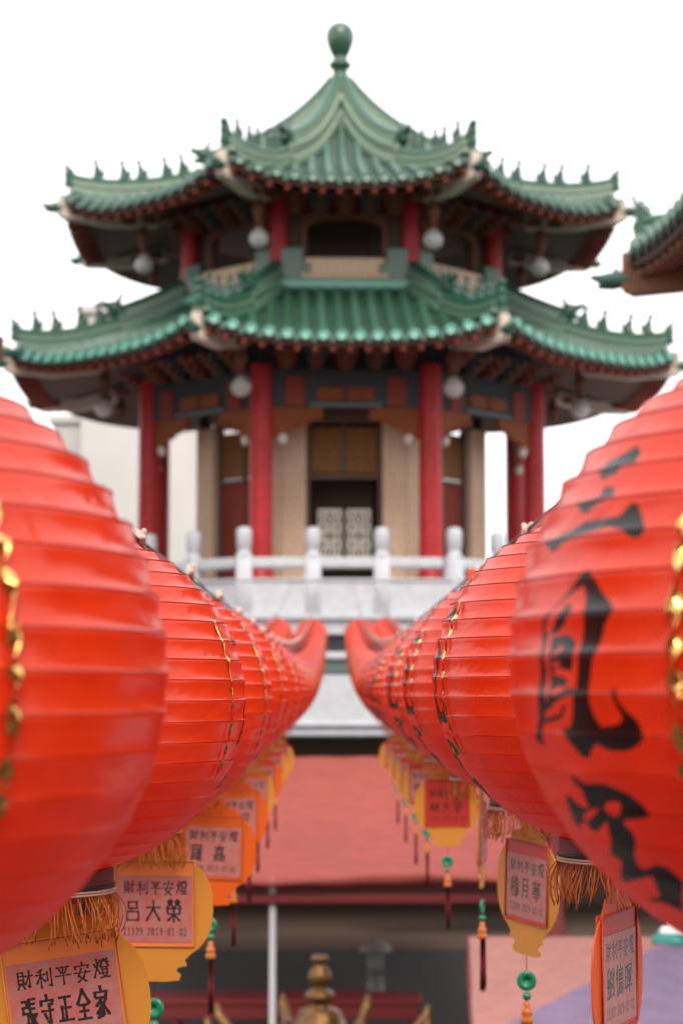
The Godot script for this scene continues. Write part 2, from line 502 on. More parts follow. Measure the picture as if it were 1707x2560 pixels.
# the cloth sags inwards between the hoops and each strip tucks under the one above
func cloth_at(band: int, t: float, lon: float, n: FastNoiseLite) -> Vector3:
	var p := hoop(band).lerp(hoop(band + 1), t)
	var out := p.normalized()
	var slack := 1.0 + 0.45 * n.get_noise_2d(lon * 90.0, band * 61.0)
	# slack above, drawn taut below the middle by the weight of the lower hoops
	var taut := smoothstep(6.0, 14.0, band + t)
	var sag := lerpf(0.02, 0.003, taut) * slack * t * pow(1.0 - t, 0.55)
	sag += 0.0024 * maxf(0.0, 1.0 - t / 0.07)
	sag += 0.0011 * n.get_noise_3d(sin(lon) * 420.0, cos(lon) * 420.0, (band + t * 0.55) * 120.0) * sin(PI * t)
	sag += lerpf(0.0034, 0.0012, taut) * n.get_noise_3d(sin(lon) * 2300.0 + t * 420.0, cos(lon) * 2300.0, band * 77.0) * pow(t, 2.0) * (1.0 - t) * 4.0 * clampf(0.4 + 2.2 * n.get_noise_2d(lon * 110.0 + 900.0, band * 40.0), 0.1, 1.4)
	p -= out * sag
	return Vector3(p.x * sin(lon), p.y, p.x * cos(lon))


func shell(ts: Array, seg: int, from := -PI, to := PI, bands := [0, 22], proud := 0.0) -> ArrayMesh:
	var n := FastNoiseLite.new()
	n.seed = 11
	n.frequency = 0.01
	var v := PackedVector3Array()
	var nn := PackedVector3Array()
	var uv := PackedVector2Array()
	var ix := PackedInt32Array()
	var prev := -1
	for band in range(bands[0], bands[1]):
		var first := v.size()
		for t in ts:
			for j in seg + 1:
				var lon := lerpf(from, to, float(j) / seg)
				v.append(cloth_at(band, t, lon, n))
				var lat := lerpf(LATS[0], LATS[1], (band + t) / LATS[2])
				uv.append(Vector2(lon / TAU + 0.5, (90.0 - lat) / 180.0))
		for i in ts.size():
			for j in seg + 1:
				var k := first + i * (seg + 1) + j
				var du := v[k + 1 if j < seg else k] - v[k - 1 if j > 0 else k]
				if j == 0 or j == seg:
					du = v[first + i * (seg + 1) + 1] - v[first + i * (seg + 1)] if j == 0 else v[k] - v[k - 1]
				var dv := v[k + seg + 1 if i < ts.size() - 1 else k] - v[k - seg - 1 if i > 0 else k]
				nn.append(dv.cross(du).normalized())
		for i in ts.size() - 1:
			for j in seg:
				var k := first + i * (seg + 1) + j
				ix.append_array([k, k + 1, k + seg + 1, k + 1, k + seg + 2, k + seg + 1])
		if prev >= 0:
			for j in seg:
				ix.append_array([prev + j, prev + j + 1, first + j, prev + j + 1, first + j + 1, first + j])
		prev = first + (ts.size() - 1) * (seg + 1)
	if proud > 0.0:
		for k in v.size(): v[k] += nn[k] * proud
	var a := []
	a.resize(Mesh.ARRAY_MAX)
	a[Mesh.ARRAY_VERTEX] = v
	a[Mesh.ARRAY_NORMAL] = nn
	a[Mesh.ARRAY_TEX_UV] = uv
	a[Mesh.ARRAY_INDEX] = ix
	var m := ArrayMesh.new()
	m.add_surface_from_arrays(Mesh.PRIMITIVE_TRIANGLES, a)
	return m


# a flat gold foil ribbon, half a turn in every strip of cloth, laid down a meridian
func twisted(lon_deg: float, b0: int, b1: int, half: float) -> ArrayMesh:
	var n := FastNoiseLite.new()
	n.seed = 11
	n.frequency = 0.01
	var lon := deg_to_rad(lon_deg)
	var side := Vector3(cos(lon), 0, -sin(lon))
	var st := begin()
	var rows := []
	for i in (b1 - b0) * 12 + 1:
		var s := b0 + i / 12.0
		var band := mini(int(s), b1 - 1)
		var p := cloth_at(band, s - band, lon, n)
		var out := Vector3(p.x, p.y * 1.2, p.z).normalized()
		var f := PI * s + 0.5 * sin(s * 2.3)
		var row := PackedVector3Array()
		for j in 9:
			var g := TAU * (j % 8) / 8
			var u := cos(g) * half
			var w := sin(g) * 0.0012
			row.append(p + out * (0.003 + half * 0.55) + side * (u * cos(f) - w * sin(f)) + out * (u * sin(f) + w * cos(f)) * 0.75)
		rows.append(row)
	grid(st, rows)
	return done(st)


func fringe_mesh(count: int, sides: int) -> ArrayMesh:
	var st := begin()
	var r := RandomNumberGenerator.new()
	r.seed = 404
	for i in count:
		var f := TAU * (i + r.randf_range(-0.5, 0.5)) / count
		var long := r.randf_range(0.05, 0.095)
		var lean := r.randf_range(-0.14, 0.14) + 0.12 * sin(f * 5.0)
		var outw := r.randf_range(-0.02, 0.03)
		var p := PackedVector3Array()
		for s in 6:
			var t := s / 5.0
			var g := f + lean * t * t
			var rad := 0.116 + outw * sin(PI * t * 0.8)
			p.append(Vector3(rad * sin(g), -0.352 - long * t, rad * cos(g)))
		tube(p, 0.0011 if count > 100 else 0.0018, sides, st)
	return done(st)


var L := {}


func make_lantern_meshes() -> void:
	var fine := [0.0, 0.035, 0.1, 0.22, 0.36, 0.5, 0.62, 0.72, 0.81, 0.88, 0.94, 0.98, 1.0]
	var rough := [0.0, 0.05, 0.25, 0.5, 0.72, 0.86, 0.95, 1.0]
	L.fine = shell(fine, 384)
	L.rough = shell(rough, 72)
	L.gold_r = twisted(29.5, 7, 15, 0.0075)
	L.gold_l = twisted(-18.0, 7, 15, 0.0075)
	L.thin_r = twisted(23.0, 7, 15, 0.0036)
	L.thin_l = twisted(-18.0, 7, 15, 0.0036)
	L.gold_b = twisted(172.0, 6, 15, 0.0075)
	L.collar = lathe([[0.106, -0.3], [0.1135, -0.306], [0.115, -0.315], [0.115, -0.335], [0.117, -0.338], [0.117, -0.344], [0.105, -0.345]], 40)
	var st := begin()
	for y in [-0.3475, -0.3525]:
		var p := PackedVector3Array()
		for j in 121: p.append(Vector3(0.1175 * sin(TAU * j / 120), y + 0.0006 * (j % 2), 0.1175 * cos(TAU * j / 120)))
		tube(p, 0.0023, 5, st)
	L.braid = done(st)
	L.band = lathe([[0.1172, -0.344], [0.118, -0.3415], [0.118, -0.3375], [0.1155, -0.3355]], 40)
	L.fringe = fringe_mesh(190, 3)
	L.fringe_far = fringe_mesh(70, 3)
	L.top = lathe([[0.112, 0.303], [0.116, 0.31], [0.116, 0.328], [0.11, 0.331], [0.05, 0.334], [0.02, 0.34], [0.0, 0.34]], 40)
	# wires from the top ring up to the tie on the rope
	st = begin()
	for s in 3:
		var f := TAU * s / 3 + 0.3
		tube(PackedVector3Array([Vector3(0.09 * sin(f), 0.33, 0.09 * cos(f)), Vector3(0.03 * sin(f), 0.4, 0.03 * cos(f)), Vector3(0, 0.425, 0)]), 0.002, 5, st)
	L.hook = done(st)
	L.tie = sculpt([[Vector3(-0.014, 0.42, 0), Vector3(0.012, 0.43, 0.006), 0.011, 0.012], [Vector3(0.0, 0.43, 0), Vector3(-0.008, 0.446, 0.012), 0.01, 0.008], [Vector3(0.01, 0.432, 0), Vector3(0.022, 0.446, -0.008), 0.009, 0.008], [Vector3(-0.01, 0.42, 0.01), Vector3(-0.027, 0.428, 0.012), 0.008, 0.007], [Vector3(0.006, 0.42, 0), Vector3(0.016, 0.4, 0.012), 0.008, 0.006], [Vector3(0.0, 0.42, -0.01), Vector3(-0.01, 0.392, -0.012), 0.007, 0.005]], 0.0035, 0.012)
	st = begin()
	var cloth := []
	for i in 7:
		var row := PackedVector3Array()
		for j in 7:
			row.append(Vector3(-0.045 + 0.09 * j / 6.0, 0.44 - 0.1 * i / 6.0, 0.012 * sin(j * 1.3) * i / 6.0))
		cloth.append(row)
	grid(st, cloth)
	L.flag = done(st)


func lantern(p: Vector3, turn: float, side: String, near: bool, label: String, group: String, wide := false) -> Node3D:
	var o := thing("red_lantern", label, "lantern", p, group, deg_to_rad(turn))
	part(o, "shell", L.fine if near else L.rough, M.red_cloth)
	part(o, "gold_strip", L[("gold_" if wide else "thin_") + side], M.gold_foil)
	part(o, "gold_strip", L.gold_b, M.gold_foil)
	part(o, "top_cap", L.top, M.collar)
	var c := part(o, "collar", L.collar, M.collar)
	part(c, "black_band", L.band, M.black)
	part(c, "braid_trim", L.braid, M.braid)
	var f := part(o, "fringe", L.fringe if near else L.fringe_far, M.fringe)
	f.set_meta("kind", "stuff")
	part(o, "hanging_wire", L.hook, M.wire)
	part(o, "tie", L.tie, M.tie)
	return o


func rise(z: float) -> float:
	return 1.2 * pow(maxf(z - 14.0, 0.0) / 29.0, 2.0)


func along(x0: float, y: float, z: float) -> Vector3:
	return Vector3(x0 - 0.0032 * z, EYE + y + rise(z), -z)


# ---------------------------------------------------------------- prayer cards
var K := {}


func make_card_meshes() -> void:
	var half := [Vector2(0.03, 0.18), Vector2(0.044, 0.172), Vector2(0.04, 0.155), Vector2(0.072, 0.15), Vector2(0.08, 0.136)]
	for i in 13:
		var f := deg_to_rad(lerpf(58.0, -58.0, i / 12.0))
		half.append(Vector2(0.155 * pow(cos(f), 0.75), 0.138 * signf(sin(f)) * pow(absf(sin(f)), 0.85)))
	half += [Vector2(0.08, -0.136), Vector2(0.086, -0.15), Vector2(0.062, -0.156), Vector2(0.058, -0.165), Vector2(0.07, -0.174), Vector2(0.066, -0.188), Vector2(0.03, -0.192)]
	var pts := PackedVector2Array()
	for p in half: pts.append(p)
	for i in range(half.size() - 1, -1, -1): pts.append(Vector2(-half[i].x, half[i].y))
	K.card = plate(pts, 0.004)
	K.panel = plate(PackedVector2Array([Vector2(-0.106, -0.098), Vector2(0.106, -0.098), Vector2(0.106, 0.122), Vector2(-0.106, 0.122)]), 0.0015)
	K.pocket = sweep_rect(0.106, 0.1, 0.0022)
	K.cord = tube(PackedVector3Array([Vector3(0, 0.172, 0), Vector3(0.003, 0.2, 0), Vector3(0, 0.27, 0)]), 0.0015, 5)
	K.string = tube(PackedVector3Array([Vector3(0, -0.188, 0), Vector3(0.001, -0.21, 0), Vector3(0, -0.236, 0)]), 0.0012, 5)
	K.disc = lathe([[0.0, -0.005], [0.022, -0.005], [0.0275, -0.0025], [0.0275, 0.0025], [0.022, 0.005], [0.009, 0.005], [0.009, 0.003], [0.0, 0.003]], 24)
	K.bead = lathe([[0.0, -0.012], [0.007, -0.0105], [0.0115, -0.005], [0.0125, 0.0], [0.0115, 0.005], [0.007, 0.0105], [0.0, 0.012]], 14)
	K.gourd = lathe([[0.0, -0.066], [0.017, -0.064], [0.0185, -0.05], [0.013, -0.044], [0.0165, -0.036], [0.015, -0.026], [0.0095, -0.02], [0.011, -0.01], [0.006, -0.001], [0.0, 0.0]], 16)
	var st := begin()
	for i in 40:
		var f := TAU * i * 0.382
		var r := 0.011 * sqrt(fmod(i * 0.618, 1.0))
		tube(PackedVector3Array([Vector3(r * sin(f), 0, r * cos(f)), Vector3(r * 1.1 * sin(f), -0.09, r * 1.1 * cos(f)), Vector3(r * 1.25 * sin(f + 0.2), -0.185 - 0.012 * sin(i * 2.1), r * 1.25 * cos(f + 0.2))]), 0.0013, 3, st)
	K.tassel = done(st)


# the stitched edge of the clear pocket: a thin raised frame
func sweep_rect(hx: float, hy: float, r: float) -> ArrayMesh:
	var st := begin()
	tube(PackedVector3Array([Vector3(-hx, -hy, 0.003), Vector3(hx, -hy, 0.003), Vector3(hx, hy + 0.022, 0.003), Vector3(-hx, hy + 0.022, 0.003), Vector3(-hx, -hy, 0.003)]), r, 5, st)
	return done(st)


func slip(name_line: String, code: String, sd: int, red := false) -> StandardMaterial3D:
	var img := Image.create(400, 348, false, Image.FORMAT_RGB8)
	var n := FastNoiseLite.new()
	n.seed = sd
	n.frequency = 0.012
	for y in range(0, 348, 2):
		for x in range(0, 400, 2):
			var k := n.get_noise_2d(x, y)
			var d := 1.0 + 0.12 * n.get_noise_2d(x * 6.0, y * 6.0)
			if red: img.fill_rect(Rect2i(x, y, 2, 2), lin(0.42 * d, 0.03 * d, 0.02 * d))
			else: img.fill_rect(Rect2i(x, y, 2, 2), lin((0.42 - 0.06 * k) * d, (0.145 + 0.06 * k) * d, (0.13 + 0.06 * k) * d))
	var ink := lin(0.02, 0.018, 0.018)
	var top := "財利平安燈"
	for i in 5: brush(img, top[i], 34 + i * 70, 26 + (i % 2) * 4, 60, 74, 3.6, ink)
	var w := 330.0 / name_line.length()
	for i in name_line.length():
		brush(img, name_line[i], 40 + i * w, 128, minf(w - 14, 86), 112, 5.6, ink)
	for i in code.length():
		if code[i] != " ": brush(img, code[i], 34 + i * 21.5, 272, 26, 42, 2.4, ink)
	var m := StandardMaterial3D.new()
	m.albedo_texture = ImageTexture.create_from_image(img)
	m.roughness = 0.35
	return m


func slip_mesh() -> ArrayMesh:
	var a := []
	a.resize(Mesh.ARRAY_MAX)
	var x := 0.1
	a[Mesh.ARRAY_VERTEX] = PackedVector3Array([Vector3(-x, -0.09, 0), Vector3(x, -0.09, 0), Vector3(x, 0.084, 0), Vector3(-x, 0.084, 0)])
	a[Mesh.ARRAY_NORMAL] = PackedVector3Array([Vector3.BACK, Vector3.BACK, Vector3.BACK, Vector3.BACK])
	a[Mesh.ARRAY_TEX_UV] = PackedVector2Array([Vector2(0, 1), Vector2(1, 1), Vector2(1, 0), Vector2(0, 0)])
	a[Mesh.ARRAY_INDEX] = PackedInt32Array([0, 2, 1, 0, 3, 2])
	var m := ArrayMesh.new()
	m.add_surface_from_arrays(Mesh.PRIMITIVE_TRIANGLES, a)
	return m


func card(p: Vector3, yaw: float, roll: float, colour: String, print_on: Material, label: String, tail_turn := 0.0, panel := "card_red") -> Node3D:
	var o := thing("prayer_card", label, "prayer card", p, "prayer cards hanging under the lanterns")
	o.rotation_degrees = Vector3(0, yaw, roll)
	part(o, "card", K.card, M[colour])
	for s in [1.0, -1.0]:
		var face := Basis(Vector3.UP, 0.0 if s > 0 else PI)
		var pn := part(o, "pocket_panel", K.panel, M[panel], Transform3D(face, Vector3(0, 0, s * 0.003)))
		part(pn, "name_slip", K.slip, print_on, at(0, 0, 0.0022))
		part(pn, "pocket_seam", K.pocket, M[panel], at(0, 0, -0.0005))
	part(o, "cord", K.cord, M.wire)
	var t := Basis(Vector3.FORWARD, deg_to_rad(roll))
	var s0: Vector3 = Vector3(0, -0.188, 0)
	part(o, "string", K.string, M.wire, Transform3D(t, s0 - t * s0))
	var j := func(y: float) -> Vector3: return s0 + t * Vector3(0, y + 0.188, 0)
	part(o, "jade_disc", K.disc, M.jade, Transform3D(t * Basis(Vector3.UP, tail_turn) * Basis(Vector3.RIGHT, PI / 2), j.call(-0.262)))
	part(o, "jade_bead", K.bead, M.jade, Transform3D(t, j.call(-0.304)))
	part(o, "gourd_bead", K.gourd, M.orange_bead, Transform3D(t, j.call(-0.316)))
	var ts := part(o, "tassel", K.tassel, M.tassel, Transform3D(t, j.call(-0.38)))
	ts.set_meta("kind", "stuff")
	return o


# ---------------------------------------------------------------- pavilion
func roof_h(R: Dictionary, a: float, s: float) -> float:
	var q := clampf((R.ae - a) / (R.ae - R.at), -0.1, 1.0)
	var base: float = R.he + (R.ht - R.he) * (R.c * q + (1.0 - R.c) * pow(maxf(q, 0.0), R.p))
	return base + R.up * pow(s, 3.0) * pow(clampf(a / R.ae, 0.0, 1.1), 5.0)


func roof_pt(R: Dictionary, k: int, a: float, x: float, off := 0.0) -> Vector3:
	var f := k * PI / 4
	var s := clampf(absf(x) / (a * T8), 0.0, 1.0)
	var flare: float = 1.0 + R.get("flare", 0.02) * pow(s, 3.0) * pow(a / R.ae, 4.0)
	return (Vector3(sin(f), 0, cos(f)) * a + Vector3(cos(f), 0, -sin(f)) * x) * flare + Vector3.UP * (roof_h(R, a, s) + off)


func corner_pt(R: Dictionary, k: int, a: float, off := 0.0) -> Vector3:
	return roof_pt(R, k, a, a * T8, off)


func row_mesh(R: Dictionary, k: int, x: float, st: SurfaceTool) -> void:
	var a0: float = R.ae + 0.06
	var a1: float = maxf(R.at, absf(x) / T8 + 0.12)
	var f := k * PI / 4
	var side := Vector3(cos(f), 0, -sin(f))
	var rows := []
	var a := a0
	while a > a1:
		var b := maxf(a - 0.5, a1)
		for e in [[a, 0.15], [b + 0.02, 0.132]]:
			var p := roof_pt(R, k, e[0], x, 0.02)
			var d := (roof_pt(R, k, e[0] - 0.05, x) - roof_pt(R, k, e[0] + 0.05, x)).normalized()
			var up := side.cross(d)
			if up.y < 0: up = -up
			var row := PackedVector3Array()
			for j in 8:
				var g := PI * j / 7.0
				row.append(p + side * cos(g) * e[1] + up * sin(g) * e[1])
			rows.append(row)
		a = b
		if a - a1 < 0.05: break
	grid(st, rows)


func make_roof(pav: Node3D, called: String, R: Dictionary, faces: Array, hips: Array) -> void:
	var st := begin()
	var n_col: int = R.rows
	var half: float = R.ae * T8
	var pitch := 2.0 * half / n_col
	for k in 8:
		var rows := []
		var steps := int((R.ae - R.at) / 0.32)
		for i in steps + 1:
			for e in [0.0, 1.0]:
				var a: float = lerpf(R.ae, R.at, minf((i + e * 0.97) / (steps + 1), 1.0))
				var row := PackedVector3Array()
				for j in n_col * 4 + 1:
					var x := clampf(-half + pitch * j / 4.0, -a * T8, a * T8)
					var dip := -0.06 * absf(sin(PI * (j / 4.0)))
					row.append(roof_pt(R, k, a, x, dip + (0.03 if e == 0.0 else 0.0)))
				rows.append(row)
		grid(st, rows)
	var roof := part(pav, called, done(st), M.pan)
	# dark boarding underneath, closed off at the edge by a red board
	st = begin()
	var fs := begin(true)
	for k in 8:
		var rows := []
		for i in 9:
			var a: float = lerpf(R.ae - 0.06, R.ab, i / 8.0)
			var row := PackedVector3Array()
			for j in 21: row.append(roof_pt(R, k, a, a * T8 * (j / 10.0 - 1.0), -0.3 - 0.25 * i / 8.0))
			rows.append(row)
		grid(st, rows)
		rows = []
		for o in [-0.33, -0.04]:
			var row := PackedVector3Array()
			for j in 21: row.append(roof_pt(R, k, R.ae - 0.04, (R.ae - 0.04) * T8 * (j / 10.0 - 1.0), o))
			rows.append(row)
		grid(fs, rows)
	part(roof, "soffit", done(st), M.soffit)
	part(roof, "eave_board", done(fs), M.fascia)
	var back := begin()
	var raft := lathe([[0.0, 0.0], [0.075, 0.0], [0.085, 0.02], [0.085, 0.7]], 10)
	var disc := lathe([[0.0, 0.05], [0.1, 0.05], [0.13, 0.065], [0.165, 0.05], [0.17, 0.0], [0.165, -0.05]], 16)
	var drip := plate(PackedVector2Array([Vector2(-0.12, 0.06), Vector2(-0.11, -0.04), Vector2(0, -0.16), Vector2(0.11, -0.04), Vector2(0.12, 0.06)]), 0.04)
	for k in 8:
		var f := k * PI / 4
		var shown := k in faces
		for i in n_col + 1:
			var x := -half + pitch * i
			if absf(x) > half - 0.12: continue
			if not shown:
				row_mesh(R, k, x, back)
				continue
			st = begin()
			row_mesh(R, k, x, st)
			part(roof, "tile_row", done(st), M["glaze%d" % rng.randi_range(0, 2)])
			var p := roof_pt(R, k, R.ae + 0.04, x, 0.0)
			part(roof, "tile_end", disc, M.cap if called == "lower_roof" else M.glaze1, Transform3D(Basis(Vector3.UP, f) * Basis(Vector3.RIGHT, PI / 2 - 0.1), p))
		if not shown: continue
		for i in n_col:
			var x := -half + pitch * (i + 0.5)
			part(roof, "drip_tile", drip, M.glaze1, Transform3D(Basis(Vector3.UP, f), roof_pt(R, k, R.ae + 0.02, x, -0.08)))
			var p := roof_pt(R, k, R.ae - 0.1, x * 0.985, -0.45)
			var q := roof_pt(R, k, R.ae - 2.6, x * 0.985 * 0.86, -0.62)
			var y := (q - p).normalized()
			var side := y.cross(Vector3.UP).normalized()
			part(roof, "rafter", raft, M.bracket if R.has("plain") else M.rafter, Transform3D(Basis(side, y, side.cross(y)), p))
	if not back.commit_to_arrays()[Mesh.ARRAY_VERTEX] == null:
		var rest := part(roof, "far_side_tile_rows", done(back), M.glaze1)
		rest.set_meta("kind", "stuff")
	# hips with their figures
	for k in hips:
		var inner := PackedVector3Array()
		var outer := PackedVector3Array()
		for i in 13: inner.append(corner_pt(R, k, lerpf(R.at + 0.05, R.break_a, i / 12.0), 0.0))
		for i in 17:
			var e := i / 16.0
			outer.append(corner_pt(R, k, lerpf(R.break_a - 0.05, R.ae - 0.3, e), 0.0) + Vector3.UP * 0.12 * pow(e, 5.0))
		var prof := func(w: float, h: float) -> Array:
			return [[-w * 1.25, -0.05], [w * 1.25, -0.05], [w * 1.25, h * 0.2], [w * 0.8, h * 0.27], [w * 0.8, h * 0.5], [w * 1.05, h * 0.55], [w * 1.05, h * 0.68], [w * 0.75, h * 0.72], [w * 0.75, h], [-w * 0.75, h], [-w * 0.75, h * 0.72], [-w * 1.05, h * 0.68], [-w * 1.05, h * 0.55], [-w * 0.8, h * 0.5], [-w * 0.8, h * 0.27], [-w * 1.25, h * 0.2]]
		var roll := []
		for j in 8: roll.append([0.2 * cos(TAU * j / 8), 0.15 * sin(TAU * j / 8)])
		var hi: float = R.ridge[0]
		var lo: float = R.ridge[1]
		part(roof, "hip_ridge", sweep(inner, prof.call(0.31, hi)), M.ridge_pale if called == "upper_roof" else M.ridge)
		part(roof, "hip_ridge", sweep(outer, prof.call(0.24, lo)), M.ridge_pale if called == "upper_roof" else M.ridge)
		for e in [[inner, hi], [outer, lo]]:
			var up := PackedVector3Array()
			for p in e[0]: up.append(p + Vector3.UP * (e[1] + 0.07))
			part(roof, "ridge_roll", sweep(up, roll), M.ridge_dark)
		var g: float = (k + 0.5) * PI / 4
		var turn := Basis(Vector3.UP, g)
		part(roof, "ridge_beast", L.head, M.figure, Transform3D(turn, inner[12] + Vector3.UP * hi * 0.75))
		for i in R.figs:
			var e: float = lerpf(0.2, 0.84, float(i) / (R.figs - 1))
			part(roof, "ridge_figure", L.beast, M.figure, Transform3D(turn * Basis(Vector3.UP, rng.randf_range(-0.2, 0.2)) * Basis().scaled(Vector3(1.1, 1.2, 1.1)), outer[int(e * 16)] + Vector3.UP * (lo + 0.2)))
		part(roof, "ridge_end", L.horn, M.ridge_dark, Transform3D(turn * Basis(Vector3.UP, -PI / 2) * Basis().scaled(Vector3(0.85, 0.62, 0.9)), outer[16] + Vector3.UP * lo * 0.5))
		# corner beam, painted cream, with a beak of green glaze
		var c := corner_pt(R, k, R.ae - 0.05, -0.62)
		var d := corner_pt(R, k, R.ae - 3.0, -0.95)
		part(roof, "corner_beam", sweep(PackedVector3Array([c, c.lerp(d, 0.5) + Vector3.DOWN * 0.16, d]), [[-0.17, -0.2], [0.17, -0.2], [0.17, 0.24], [-0.17, 0.24]]), M.bracket if R.has("plain") else M.cream_beam)
		part(roof, "corner_upright", box(Vector3(0.3, 0.75, 0.2), 0.03), M.bracket if R.has("plain") else M.cream_beam, Transform3D(turn, c + turn * Vector3(0, 0.22, 0.02)))
		part(roof, "corner_beak", L.beak, M.figure, Transform3D(turn, c + turn * Vector3(0, 0.1, 0.1)))
		var hp := corner_pt(R, k, R.lamp_a, -1.15)
		part(roof, "hanging_post", L.bud, M.bracket, Transform3D(turn, hp))
		# stepped bracket set under the hip
		for s in 4:
			var b: Vector3 = corner_pt(R, k, lerpf(R.ab + 0.3, R.lamp_a + 0.5, s / 3.0), -0.95 + 0.03 * s)
			part(roof, "bracket_block", box(Vector3(0.8 - 0.12 * s, 0.3, 0.5), 0.04), M.bracket, Transform3D(turn, b))


func figure_meshes() -> void:
	# a seated beast looking out along the ridge (+z), about 0.6 m tall
	var V := func(x: float, y: float, z: float) -> Vector3: return Vector3(x, y, z)
	L.beast = sculpt([[V.call(0, 0.0, -0.02), V.call(0, 0.02, 0.1), 0.09, 0.08], [V.call(0, 0.12, -0.1), V.call(0, 0.3, 0.04), 0.095, 0.08], [V.call(0, 0.3, 0.04), V.call(0, 0.46, 0.08), 0.06, 0.05], [V.call(0, 0.48, 0.07), V.call(0, 0.46, 0.18), 0.065, 0.035], [V.call(0.03, 0.53, 0.04), V.call(0.045, 0.61, 0.0), 0.025, 0.012], [V.call(-0.03, 0.53, 0.04), V.call(-0.045, 0.61, 0.0), 0.025, 0.012], [V.call(0.05, 0.28, 0.08), V.call(0.055, 0.03, 0.12), 0.04, 0.03], [V.call(-0.05, 0.28, 0.08), V.call(-0.055, 0.03, 0.12), 0.04, 0.03], [V.call(0.06, 0.1, -0.06), V.call(0.07, 0.03, 0.06), 0.06, 0.035], [V.call(-0.06, 0.1, -0.06), V.call(-0.07, 0.03, 0.06), 0.06, 0.035], [V.call(0, 0.1, -0.17), V.call(0, 0.36, -0.24), 0.04, 0.02]], 0.026, 0.04)
	# a horned head with open jaws at the step of the ridge
	L.head = sculpt([[V.call(0, 0.0, -0.25), V.call(0, 0.3, 0.05), 0.26, 0.24], [V.call(0, 0.36, 0.1), V.call(0, 0.42, 0.5), 0.2, 0.09], [V.call(0, 0.12, 0.15), V.call(0, 0.05, 0.45), 0.14, 0.07], [V.call(0.1, 0.5, 0), V.call(0.16, 0.9, -0.2), 0.08, 0.03], [V.call(-0.1, 0.5, 0), V.call(-0.16, 0.9, -0.2), 0.08, 0.03], [V.call(0, 0.42, 0.5), V.call(0, 0.6, 0.55), 0.06, 0.03]], 0.05, 0.08)
	L.horn = plate(PackedVector2Array([Vector2(-0.15, -0.1), Vector2(0.22, -0.1), Vector2(0.26, 0.2), Vector2(0.2, 0.4), Vector2(0.27, 0.6), Vector2(0.2, 0.78), Vector2(0.28, 1.05), Vector2(0.24, 1.2), Vector2(0.1, 0.95), Vector2(0.04, 1.02), Vector2(-0.02, 0.8), Vector2(-0.1, 0.82), Vector2(-0.12, 0.5), Vector2(-0.2, 0.3)]), 0.26, 0.04)
	L.beak = sculpt([[V.call(0, 0, -0.1), V.call(0, 0.02, 0.3), 0.17, 0.14], [V.call(0, 0.02, 0.3), V.call(0, 0.1, 0.62), 0.13, 0.05], [V.call(0, -0.08, 0.2), V.call(0, -0.1, 0.5), 0.09, 0.04], [V.call(0, 0.12, 0.1), V.call(0, 0.26, 0.2), 0.06, 0.03]], 0.045, 0.05)
	var st := begin(true)
	for s in 3:
		bevel_box(st, at(0, 0.2 * s, 0.28 * s), Vector3(0.26, 0.13, 0.5), 0.02)
		bevel_box(st, at(0, 0.2 * s + 0.1, 0.28 * s + 0.2), Vector3(0.34, 0.09, 0.16), 0.02)
	L.dougong = done(st)
	st = begin(true)
	for s in 3:
		bevel_box(st, at(0, 0.2 * s + 0.02, 0.28 * s + 0.02), Vector3(0.5 + 0.12 * s, 0.12, 0.13), 0.02)
		for e in [-1, 1]: bevel_box(st, at(e * (0.2 + 0.06 * s), 0.2 * s + 0.12, 0.28 * s + 0.02), Vector3(0.14, 0.1, 0.17), 0.02)
	L.dougong_arm = done(st)
	L.bud = lathe([[0.0, -0.75], [0.1, -0.7], [0.16, -0.6], [0.1, -0.5], [0.2, -0.46], [0.22, -0.2], [0.15, -0.12], [0.15, 0.3]], 8)


func octo(r: float, y0: float, y1: float, flat := true) -> ArrayMesh:
	var st := begin(flat)
	var rows := []
	for e in [[0.0, y0], [r, y0], [r, y1], [0.0, y1]]:
		var row := PackedVector3Array()
		for j in 9: row.append(Vector3(e[0] * sin((j - 0.5) * PI / 4), e[1], e[0] * cos((j - 0.5) * PI / 4)))
		rows.append(row)
	grid(st, rows)
	return done(st)


# a window surround between an inner arch and a square outside
func arch_frame(w: float, y0: float, y1: float, out: float, depth: float) -> ArrayMesh:
	var st := begin(true)
	var a := []
	var b := []
	var spring := y1 - 0.35
	a.append(Vector2(-w, y0))
	b.append(Vector2(-w - out, y0))
	for i in 13:
		var f := PI * (1.0 - i / 12.0)
		a.append(Vector2(w * cos(f), spring + 0.35 * sin(f)))
		var dx: float = (w + out) * clampf(cos(f) * 1.5, -1.0, 1.0)
		b.append(Vector2(dx, spring + minf(0.35 + out, (0.35 + out) * sin(f) * 1.5)))
	a.append(Vector2(w, y0))
	b.append(Vector2(w + out, y0))
	for i in a.size() - 1:
		var q := func(p: Vector2, z: float) -> Vector3: return Vector3(p.x, p.y, z)
		quad(st, q.call(a[i], depth), q.call(a[i + 1], depth), q.call(b[i + 1], depth), q.call(b[i], depth))
		quad(st, q.call(a[i], 0), q.call(a[i + 1], 0), q.call(a[i + 1], depth), q.call(a[i], depth))
		quad(st, q.call(b[i], depth), q.call(b[i + 1], depth), q.call(b[i + 1], 0), q.call(b[i], 0))
	return done(st)


func ring(r: float, tube_r: float) -> ArrayMesh:
	var t := TorusMesh.new()
	t.inner_radius = r - tube_r
	t.outer_radius = r + tube_r
	t.rings = 24
	t.ring_segments = 8
	var st := SurfaceTool.new()
	st.append_from(t, 0, Transform3D(Basis(Vector3.RIGHT, PI / 2), Vector3.ZERO))
	return st.commit()


